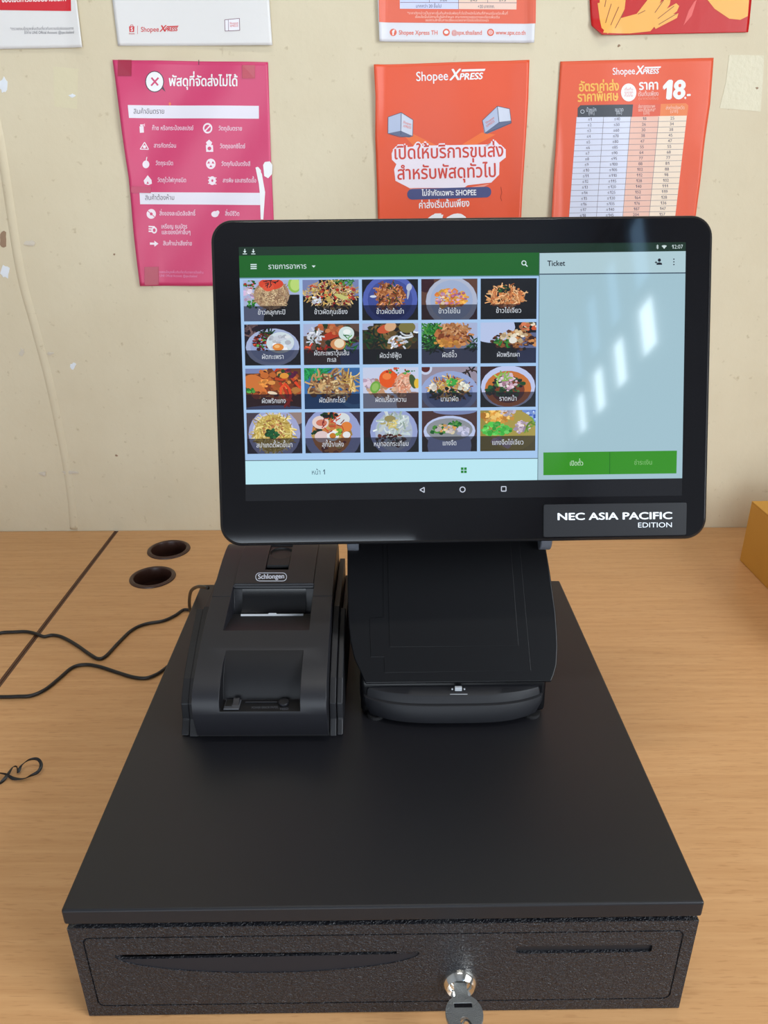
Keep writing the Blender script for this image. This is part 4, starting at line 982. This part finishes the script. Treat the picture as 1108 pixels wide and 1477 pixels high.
for a in (90, 210, 330): F.poly([(635 + 6 * math.cos(R_(a)), 683 + 6 * math.sin(R_(a))), (635 + 21 * math.cos(R_(a - 26)), 683 + 21 * math.sin(R_(a - 26))), (635 + 21 * math.cos(R_(a + 26)), 683 + 21 * math.sin(R_(a + 26)))], PINK, 2)
F.ell(643, 782, 21, 26, W_, lay=1); F.ell(643, 782, 6, 8, PINK, lay=2)
for dy in (-18, 0, 18): F.line((618, 780 + dy), (668, 784 + dy), 5, W_, 1)
F.ell(286, 978, 27, 29, W_, lay=1); F.ell(286, 978, 8, 9, PINK, lay=2); F.line((266, 960), (306, 996), 4, PINK, 2)
F.ell(659, 980, 22, 18, W_, lay=1); F.ell(675, 970, 11, 12, W_, lay=1)
for k in range(3): F.line((271, 1052 + 14 * k), (306, 1054 + 14 * k), 8, W_, 1)
F.ell(303, 1074, 16, 20, W_, lay=2); F.ell(303, 1074, 8, 11, PINK, lay=3)
F.poly([(278, 1146), (304, 1148), (302, 1136), (326, 1154), (304, 1172), (302, 1160), (278, 1160)], W_, 1)
F.poly([(945, 690), (955, 672), (985, 668), (1000, 690), (998, 742), (975, 768), (952, 755)], WHITE, 3)
F.poly([(900, 705), (912, 700), (938, 742), (948, 800), (957, 850), (945, 1012), (930, 1010), (926, 860), (920, 800)], WHITE, 3)
F.poly([(915, 700), (932, 720), (934, 760), (918, 770)], WHITE, 3)
F.line((563, 68), (563, 98), 4, DT, 1)
F.ell(392, 328, 7, 9, rgb(236, 120, 80), lay=2)
P1.finish()
P1.tape(172 + 9.5, 98.5, 9.5, 11.5, (160, 22, 58)); P1.tape(359.5, 104, 9, 9.5, (178, 26, 56)); P1.tape(220, 397.5, 9.5, 13, (168, 22, 58)); P1.tape(205, 273.5, 14, 4.5, (186, 40, 84), .03)
# --- orange poster in the middle
T = lambda a, b: (520 + a / 3.957, 70 + b / 3.957)
OR = rgb(226, 84, 46)
P2 = Sheet('poster', 'orange delivery poster with two flying boxes, directly above the screen',
           [((539.5, 94), (763, 87)), ((542, 140), (761.5, 140)), ((541.5, 200), (758, 200)), ((544, 270), (753.5, 270)), ((546, 340), (750, 340)), ((548, 416), (747, 412))],
           OR, lambda x, y: .002 + .004 * sm((556 - x) / 16) * sm((230 - y) / 90) + .0012 * math.sin(x * .04) + .002 * sm((x - 730) / 34), T)
F = P2.F
F.text('Shopee', (317, 187), (501, 182), WHITE, h=76, bold=.008)
F.text('X', (508, 182), (562, 180), WHITE, h=88, bold=.035, ital=.25)
F.text('PRESS', (561, 181), (694, 176), WHITE, h=52, bold=.035, ital=.22)
F.poly([(578, 122), (712, 118), (706, 130), (575, 135)], WHITE, 1)
def boxart(F, top, left, right, under, lines):
    F.poly(left, rgb(176, 188, 214)); F.poly(right, rgb(206, 212, 228)); F.poly(under, rgb(96, 104, 134), 2)
    for q in lines: F.path(q, 3, rgb(70, 76, 100), 4)
GLOW = rgb(238, 112, 48)
F.poly([(255, 505), (300, 488), (440, 556), (300, 552)], GLOW, 1); F.poly([(690, 480), (770, 492), (640, 560), (560, 560)], GLOW, 1)
boxart(F, None, [(158, 372 + 20), (233, 366), (230, 490), (157, 485)], [(233, 366), (300, 408), (298, 500), (230, 490)], [(157, 485), (230, 470), (298, 500), (280, 508), (225, 502)],
       [[(158, 392), (233, 366), (300, 408), (298, 500), (225, 506), (157, 485), (158, 392)], [(233, 366), (230, 492)]])
F.text('Shopee', (242, 425), (288, 440), rgb(226, 110, 90), h=20, lay=4); F.text('XPRESS', (242, 448), (288, 460), rgb(226, 110, 90), h=20, lay=4)
boxart(F, None, [(694, 412), (780, 330), (790, 420), (705, 484)], [(780, 330), (850, 345), (860, 412), (790, 420)], [(705, 484), (790, 420), (860, 412), (855, 430), (722, 488)],
       [[(694, 412), (780, 330), (850, 345), (860, 425), (710, 485), (694, 412)], [(780, 330), (790, 425)]])
F.text('Shopee', (716, 432), (764, 398), rgb(226, 110, 90), h=18, lay=4); F.text('XPRESS', (720, 452), (766, 418), rgb(226, 110, 90), h=18, lay=4)
cloud = [(178, 600), (190, 570), (300, 560), (318, 535), (350, 555), (740, 548), (768, 525), (800, 560), (828, 575), (828, 622), (792, 650), (790, 720), (745, 765), (610, 780), (590, 795), (280, 796), (200, 755), (192, 690), (205, 660), (180, 635)]
n = len(cloud)
for i in range(n): F.poly([cloud[i], cloud[(i + 1) % n], (510, 660)], rgb(236, 226, 236), 2)
F.poly([(215, 755), (300, 798), (590, 798), (740, 770), (700, 790), (560, 815), (300, 812)], rgb(236, 150, 130), 1)
RT = rgb(206, 62, 46)
CW = rgb(236, 226, 236)
F.text('เปิดให้บริการขนส่ง', (188, 632), (818, 616), CW, h=104, bold=.12, lay=3)
F.text('สำหรับพัสดุทั่วไป', (208, 748), (778, 732), CW, h=104, bold=.12, lay=3)
F.text('เปิดให้บริการขนส่ง', (188, 632), (818, 616), RT, h=104, bold=.016, lay=4)
F.text('สำหรับพัสดุทั่วไป', (208, 748), (778, 732), RT, h=104, bold=.016, lay=4)
F.poly([(x, y - (x - 500) * .03) for x, y in rrect(267, 795, 745, 856, 29, 6)], rgb(66, 72, 122), 4)
F.text('ไม่จำกัดเฉพาะ SHOPEE', (350, 840), (660, 836), WHITE, h=44, bold=.02, lay=5)
F.text('ค่าส่งเริ่มต้นเพียง', (332, 912), (622, 900), WHITE, h=56, bold=.02)
F.text('18', (318, 1087), (580, 1082), WHITE, h=195, bold=.05, ital=.2)
F.path([(800, 790), (806, 820), (798, 850), (806, 870)], 2, rgb(150, 50, 30), 3)
P2.finish()
# --- price table poster
T = lambda a, b: (790 + a / 3.484, 70 + b / 3.484)
OR2 = rgb(226, 92, 58)
P3 = Sheet('poster', 'orange price table poster with a large white 18, above the screen right corner',
           [((808, 89), (1028, 84)), ((804, 150), (1023, 150)), ((801, 210), (1014, 210)), ((797.5, 260), (1008, 260)), ((793, 340), (998, 340)), ((787, 414), (989, 410))],
           OR2, lambda x, y: .0018 + .0055 * sm((812 - x) / 22) * sm((y - 130) / 110) + .001 * math.sin(x * .045) + .003 * sm((x - 985) / 30) * sm((y - 180) / 90), T)
F = P3.F
F.text('Shopee', (322, 134), (437, 130), WHITE, h=50, bold=.008)
F.text('X', (441, 131), (476, 129), WHITE, h=60, bold=.035, ital=.25)
F.text('PRESS', (474, 129), (555, 126), WHITE, h=34, bold=.035, ital=.22)
F.poly([(486, 94), (568, 91), (564, 99), (484, 102)], WHITE, 1)
YL = rgb(240, 186, 84)
F.text('อัตราค่าส่ง', (154, 216), (356, 212), YL, h=66, bold=.03); F.text('ราคาพิเศษ', (148, 268), (353, 262), YL, h=66, bold=.03)
F.ell(404, 222, 39, 45, WHITE, 24, lay=1)
for k, (t, yy) in enumerate((('เริ่มต้น', 212), ('ราคาถูก', 228), ('ทั่วไทย', 244))): F.text(t, (382, yy), (427, yy - 1), rgb(222, 110, 90), h=18, lay=2)
F.text('ราคา', (456, 208), (556, 206), WHITE, h=66, bold=.03); F.text('เริ่มต้นเพียง', (451, 240), (556, 238), rgb(240, 200, 190), h=32, bold=.01); F.text('(บาทต่อชิ้น)', (453, 258), (554, 256), rgb(236, 160, 140), h=18)
F.text('18', (566, 254), (684, 250), WHITE, h=128, bold=.045, ital=.12); F.text('.-', (680, 254), (716, 252), WHITE, h=80, bold=.02)
xs_t = [148, 282, 420, 562, 702]; xs_b = [106, 242, 374, 508, 638]; yt, yb = 290, 843
def tab(cx, y):
    t = (y - 284) / (843 - 284); return xs_t[cx] + (xs_b[cx] - xs_t[cx]) * t
def trow(c, y0, y1, col, lay=1):
    F.quad((tab(c, y0), y0), (tab(c + 1, y0), y0 - 2), (tab(c + 1, y1), y1 - 2), (tab(c, y1), y1), col, 2, 1, lay)
F.poly([(148, 346), (149, 300), (162, 286), (426, 282), (421, 344)], rgb(66, 70, 78), 2)
F.poly([(426, 282), (566, 279), (562, 340), (421, 344)], rgb(220, 92, 66), 2)
F.poly([(566, 279), (690, 276), (702, 288), (697, 338), (562, 340)], rgb(232, 130, 76), 2)
HT = rgb(206, 210, 220)
for t, a, b, y in [('น้ำหนัก', 190, 242, 318), ('(กก.)', 202, 232, 333), ('ขนาด', 334, 378, 317), ('(ซม.)', 340, 370, 331)]: F.text(t, (a, y), (b, y - 1), HT, h=26, lay=4)
for t, a, b, y in [('ส่งจากกรุงเทพฯ', 452, 538, 300), ('และปริมณฑล*', 452, 540, 317), ('(บาท)', 478, 510, 333), ('ส่งต่างจังหวัด', 590, 684, 307), ('(บาท)', 612, 652, 324)]: F.text(t, (a, y), (b, y - 1), rgb(244, 206, 190), h=24, lay=4)
F.ring(172, 318, 9, 2.5, HT, 14, lay=4)
c1 = ['≤%d' % k for k in range(1, 20)]; c2 = ['≤%d' % k for k in (40, 50, 60, 70, 80, 85, 90, 95, 100, 105, 110, 115, 120, 125, 130, 135, 140, 145, 150)]
c3 = [18, 26, 30, 38, 47, 55, 64, 77, 88, 102, 112, 128, 140, 152, 164, 176, 187, 204, 216]; c4 = [25, 34, 38, 45, 47, 55, 68, 77, 81, 88, 98, 102, 111, 119, 128, 136, 147, 157, 168]
RH = (843 - 345) / 17.6
BL_, PK_, CR_ = rgb(214, 218, 236), rgb(232, 186, 168), rgb(238, 218, 196)
y_end = 345 + RH * 19
for c, col in ((0, BL_), (1, BL_), (2, PK_), (3, CR_)):
    F.quad((tab(c, 345), 345 - c * 1.8), (tab(c + 1, 345), 343.2 - c * 1.8), (tab(c + 1, y_end), y_end - 2), (tab(c, y_end), y_end), col, 3, 10, 1)
GLN = rgb(120, 112, 124); TT = rgb(96, 88, 104)
for r in range(19):
    y = 345 + RH * (r + 1)
    F.line((tab(0, y), y), (tab(4, y), y - 8), 1.8, GLN, 3)
    for c, v in enumerate((c1[r], c2[r], str(c3[r]), str(c4[r]))):
        cx = (tab(c, y - 8) + tab(c + 1, y - 8)) / 2; wd = 10.5 * len(v)
        F.text(v, (cx - wd / 2, y - 9 - 2 * c), (cx + wd / 2, y - 9.5 - 2 * c), TT, h=21, lay=4)
for c in (1, 2, 3): F.line((tab(c, 345), 344), (tab(c, y_end), y_end), 1.8, GLN, 3)
P3.finish()
# --- upper row, cut by the top of the picture
T = lambda a, b: (a / 1.9786, b / 1.9786)
WP = rgb(224, 222, 220)
P4 = Sheet('poster', 'white notice with a red band, at the top left corner',
           [((-8, -130), (112, -130)), ((-8, 0), (112, 0)), ((-8, 71.5), (120.5, 69))], WP, lambda x, y: .0015 + .002 * sm((x - 95) / 25), T)
F = P4.F
F.quad((-10, -120), (203, -120), (206, 33), (-10, 30), rgb(206, 36, 48), 4, 4); F.text('ขอบเขตการเคลื่อนย้ายสินค้า', (8, 8), (192, 4), WHITE, h=24, bold=.02, lay=3)
F.text('*ตรวจสอบข้อมูลเพิ่มเติมเกี่ยวกับความรับผิดชอบทาง', (32, 87), (214, 86), rgb(130, 128, 134), h=11.5); F.text('ได้ทาง LINE Official Account: @spx.thailand', (72, 98), (215, 97), rgb(112, 110, 118), h=11.5)
P4.finish()
P5 = Sheet('poster', 'white notice with a tiny red bag logo, above the pink poster',
           [((160, -130), (386, -130)), ((163, 0), (389, 0)), ((171, 66.5), (393.5, 66))], WP, lambda x, y: .0015 + .0015 * math.sin(x * .02), T)
F = P5.F; RD = rgb(206, 52, 54)
F.quad((370, 76), (385, 76), (384, 92), (371, 92), RD); F.path([(373, 77), (374.5, 72), (380.5, 72), (382, 77)], 1.4, RD, 1); F.text('S', (374.5, 89.5), (381, 89.5), WHITE, h=15, bold=.03, lay=3)
F.text('Shopee', (369, 98.5), (386, 98.5), RD, h=6, lay=2); F.line((394, 74), (394, 98), 1, RD, 1)
F.text('Shopee', (403, 91.5), (455, 90.5), RD, h=20, bold=.008); F.text('X', (457, 90.5), (473, 90), RD, h=25, bold=.04, ital=.25); F.text('PRESS', (471, 90), (507, 89), RD, h=15, bold=.04, ital=.2); F.poly([(477, 75), (511, 74), (509, 77.5), (476, 78.5)], RD, 1)
# the card carton of the notice (its mascot is left out)
F.quad((643, 58), (685, 54), (686, 88), (644, 90), rgb(236, 234, 240)); F.path([(643, 58), (685, 54), (686, 88), (644, 90)], 1.6, rgb(120, 70, 84), 2, closed=True); F.line((653, 57), (654, 89), 1.2, rgb(120, 70, 84), 2)
F.text('Shopee', (657, 71), (682, 69.5), rgb(214, 90, 90), h=9, lay=3); F.text('XPRESS', (657, 79), (682, 77.5), rgb(214, 90, 90), h=9, lay=3)
P5.finish()
T = lambda a, b: (520 + a / 1.884, b / 1.884)
P6 = Sheet('poster', 'orange and white notice with three contact names along its bottom, above the orange poster',
           [((541, -130), (774, -130)), ((545, 0), (772, 0)), ((547.5, 60.5), (769.5, 62.5))], rgb(222, 222, 228), lambda x, y: .0015 + .003 * sm((560 - x) / 15) + .003 * sm((x - 755) / 15), T)
F = P6.F; O6 = rgb(226, 104, 78)
F.quad((46, -240), (478, -240), (474, 66), (51, 62), O6, 8, 6); F.quad((106, -200), (426, -200), (423, 27), (107, 25), rgb(206, 212, 240), 6, 5, 2); F.quad((266, -200), (426, -200), (423, 27), (266, 26), rgb(238, 206, 190), 4, 5, 3)
for yy in (8, -10, -28, -46): F.line((108, yy), (424, yy + 1), 1.4, rgb(126, 100, 112), 4)
F.line((187, -200), (187, 9), 1.2, rgb(126, 100, 112), 4); F.line((266, -200), (266, 26), 1.2, rgb(126, 100, 112), 4); F.line((345, -200), (345, 9), 1.2, rgb(126, 100, 112), 4)
F.text('มากกว่า 20 ขึ้นไป', (150, 22), (220, 22), rgb(80, 74, 100), h=12, lay=5); F.text('+20 บาท/กก.', (318, 23), (364, 23), rgb(80, 74, 100), h=12, lay=5)
for t, xx in (('≤150', 215), ('245', 297), ('275', 375)): F.text(t, (xx, 5), (xx + 20, 5), rgb(80, 74, 100), h=11, lay=5)
PKT = rgb(244, 206, 190)
F.text('*ราคาดังกล่าวเป็นราคาเริ่มต้นสำหรับพัสดุทั่วไปน้ำหนักไม่เกินที่กำหนดในแต่ละพื้นที่', (127, 40), (400, 41), PKT, h=9.5, lay=3); F.text('เงื่อนไขเป็นไปตามที่บริษัทกำหนด สามารถตรวจสอบรายละเอียดเพิ่มเติม', (148, 50), (378, 51), PKT, h=9.5, lay=3); F.text('ขอสงวนสิทธิ์ในการเปลี่ยนแปลงราคาโดยไม่แจ้งล่วงหน้า', (176, 59), (348, 60), PKT, h=9.5, lay=3)
for cx, t, a, b in ((89, 'Shopee Xpress TH', 104, 210), (233, '@spx.thailand', 247, 330), (353, 'www.spx.co.th', 367, 448)):
    F.ell(cx, 89, 9.5, 10, O6, lay=1); F.text(t, (a, 95), (b, 95.5), O6, h=17, lay=1, bold=.012)
F.text('f', (86, 96), (92, 96), WHITE, h=20, bold=.04, lay=2); F.ell(233, 88.5, 6, 5, WHITE, lay=2); F.ring(353, 89, 5, 1.5, WHITE, lay=2); F.ring(353, 89, 2, 1.2, WHITE, lay=2)
P6.finish()
P7 = Sheet('poster', 'red poster of cupped orange hands, at the top right',
           [((848, -130), (1088, -130)), ((850, 0), (1083, 0)), ((852, 38), (1080, 32)), ((866, 51.5), (1078, 47))], rgb(192, 8, 6), lambda x, y: .0015 + .006 * sm((y - 25) / 30) * sm((900 - x) / 40), T)
F = P7.F; HN = rgb(240, 176, 84); HL = rgb(150, 70, 40)
def hand(shapes):
    for i, q in enumerate(shapes): F.poly(q, HN, 1 + .35 * i)
# left hand: palm and three fingers; right hand: wrist, palm, four fingers and thumb
hand([[(643, 10), (668, 4), (690, 50), (692, 80), (668, 94), (652, 78)], [(652, -60), (672, -60), (680, 10), (668, 50), (648, 20)], [(676, -60), (700, -60), (700, 8), (684, 58), (668, 40)], [(704, -60), (726, -60), (716, 26), (692, 76), (678, 60)],
      [(655, 92), (662, 76), (700, 52), (752, 38), (790, 46), (800, 70), (786, 86), (730, 92)], [(748, 40), (776, 4), (800, -30), (822, -40), (826, -20), (800, 34), (790, 50)],
      [(782, 50), (806, 16), (832, -8), (842, -4), (838, 14), (806, 60)], [(788, 58), (832, 24), (856, 10), (864, 18), (858, 32), (806, 70)], [(792, 66), (846, 40), (862, 38), (858, 50), (800, 80)]])
F.line((752, 40), (772, 30), 1.8, HL, 5)
for a, b in (((664, 64), (680, 12)), ((678, 70), (700, 20)), ((690, 78), (714, 34)), ((798, 36), (826, -4)), ((806, 52), (850, 18)), ((808, 68), (858, 38)), ((662, 20), (670, -20))): F.line(a, b, 1.8, HL, 5)
F.poly([(938, -60), (940, 0), (960, 25), (1000, 52), (1030, 55), (1050, 45), (1058, -60)], HN, 1)
F.poly([(876, 70), (890, 30), (905, 6), (912, 0), (898, 44)], rgb(226, 96, 90), 1)
P7.finish()

# tape mark left on the wall beside the price poster
bm = bmesh.new()
vs_ = [bm.verts.new(wp(*p) + NW * .0004) for p in ((1052, 79), (1102, 80), (1101, 108), (1097, 161), (1038, 156), (1047, 120))]
bm.faces.new(vs_); r = bmesh.ops.extrude_face_region(bm, geom=bm.faces[:]); bmesh.ops.translate(bm, verts=[v for v in r['geom'] if isinstance(v, bmesh.types.BMVert)], vec=-NW * .0004)
tag(obj('tape_mark', bm, mat('old_tape_glue', rgb(212, 203, 174), .4, bump=(260, .5, .001), var=(60, .04)), None), 'faded beige rectangle of old tape on the wall right of the price poster', 'tape')
for (px, py, w, h) in ((95, 130, 18, 34),):
    bm = bmesh.new(); bm.faces.new([bm.verts.new(wp(px + a * w, py + b * h) + NW * .0003) for a, b in ((-1, -1), (1, -.9), (.9, .8), (-.9, .7))])
    obj('glue_stain', bm, mat('glue_stain', rgb(214, 203, 170), .5, bump=(90, .4, .001)), wall_back)

# ================================================================== cables, tie and carton
def on_table(px, py, z=.0024):
    return hit_plane(px, py, Vector((0, 0, 1)), Vector((0, 0, z)))
c1p = [on_table(-60, 930), on_table(-25, 922), on_table(0, 913), on_table(20, 911.5), on_table(38, 911), on_table(52, 914), on_table(63, 918), on_table(76, 916), on_table(90, 919), on_table(110, 930), on_table(130, 944), on_table(142, 950), on_table(153, 946), on_table(170, 928), on_table(190, 909), on_table(210, 900), on_table(235, 895.5), on_table(252, 888),
       on_table(264, 880), on_table(272, 879.5, .003)]
edge = D @ Vector((-.2085, .40, 0))
c1p += [Vector((-.262, .548, .004)), Vector((-.240, .540, .004)), Vector((-.2165, .500, .006)), Vector((-.2, .44, .02))]
c1p = c1p[:-4] + [on_table(284, 880, .004), on_table(300, 884, .004), on_table(318, 893, .004)]
t1 = obj('power_cable', tube(c1p, .0021, n=10, sub=8), M_CABLE, smooth=True); tag(t1, 'thin black cable farther from the viewer, wavy across the desk', 'cable', 'black cables left of the drawer')
c2p = [on_table(-60, 1004), on_table(0, 1005), on_table(25, 1004.5), on_table(46, 1003), on_table(66, 994), on_table(86, 978), on_table(104, 963), on_table(122, 958.5), on_table(142, 961), on_table(170, 970), on_table(192, 976.5), on_table(210, 978), on_table(225, 973), on_table(236, 966), on_table(262, 955)]
c2p[-1] = D @ Vector((-.2085, .405, .0024)) + Vector((-.012, .01, 0))
c2p[-1] = on_table(246, 958)
t2 = obj('power_cable', tube(c2p, .0021, n=10, sub=8), M_CABLE, smooth=True); tag(t2, 'thin black cable nearer the viewer, running under the drawer side', 'cable', 'black cables left of the drawer')
# looped lead rising from behind the drawer to the printer
zl = .125
lp_ = [hit_plane(a, b, Vector((0, 1, 0)), Vector((0, y, 0))) for a, b, y in ((300, 848, .350), (290, 846, .365), (283, 847, .385), (276, 852, .41), (273.5, 862, .43), (273.5, 874, .445), (276, 886, .455), (280, 900, .462))]
t3 = obj('printer_lead', tube(lp_, .0019, n=10, sub=6), M_CABLE, smooth=True); tag(t3, 'short black lead looping out behind the receipt printer', 'cable')
tie = [on_table(a, b, z) for a, b, z in ((-26, 1150, .001), (-8, 1134, .001), (2, 1128, .002), (10, 1119, .004), (18, 1107, .005), (24, 1106, .004), (26, 1113, .003), (31, 1104, .006), (42, 1096, .009), (54, 1095, .010), (59.5, 1103, .008), (55, 1113, .005), (44, 1119, .003), (34, 1123, .002), (20, 1123, .003), (8, 1117, .004), (-6, 1114, .002), (-22, 1110, .001))]
t4 = obj('twist_tie', tube(tie, .0016, n=6, sub=8, flat=.0005, twist=16), M_CABLE, smooth=40); tag(t4, 'black twist tie bent into a loose loop at the left edge', 'cable tie')

bx0 = thing('carton', 'plain ochre cardboard box against the right edge of the desk', 'box', (.70, .53, 0))
X0, X1, Y0, Y1, H_ = .5318, .83, .36, .670, .0955
Bf = Matrix.Translation((X0, Y1, 0)) @ Matrix.Rotation(.02, 4, 'Z') @ Matrix.Translation((-X0, -Y1, 0))
obj('body', bxm((X0, Y0, .0003), (X1, Y1, H_ - .0012)), M_CARD, bx0, Bf, bevel=(.0008, 2))
for a, b in ((Y0, (Y0 + Y1) / 2 - .0008), ((Y0 + Y1) / 2 + .0008, Y1)):
    obj('flap', bxm((X0, a, H_ - .0012), (X1, b, H_ + .0012)), M_CARD, bx0, Bf, bevel=(.0006, 2))
obj('packing_tape', bxm((X0 - .0002, (Y0 + Y1) / 2 - .024, H_ + .0012), (X1 + .0002, (Y0 + Y1) / 2 + .024, H_ + .0014)), M_CARD_TAPE, bx0, Bf)
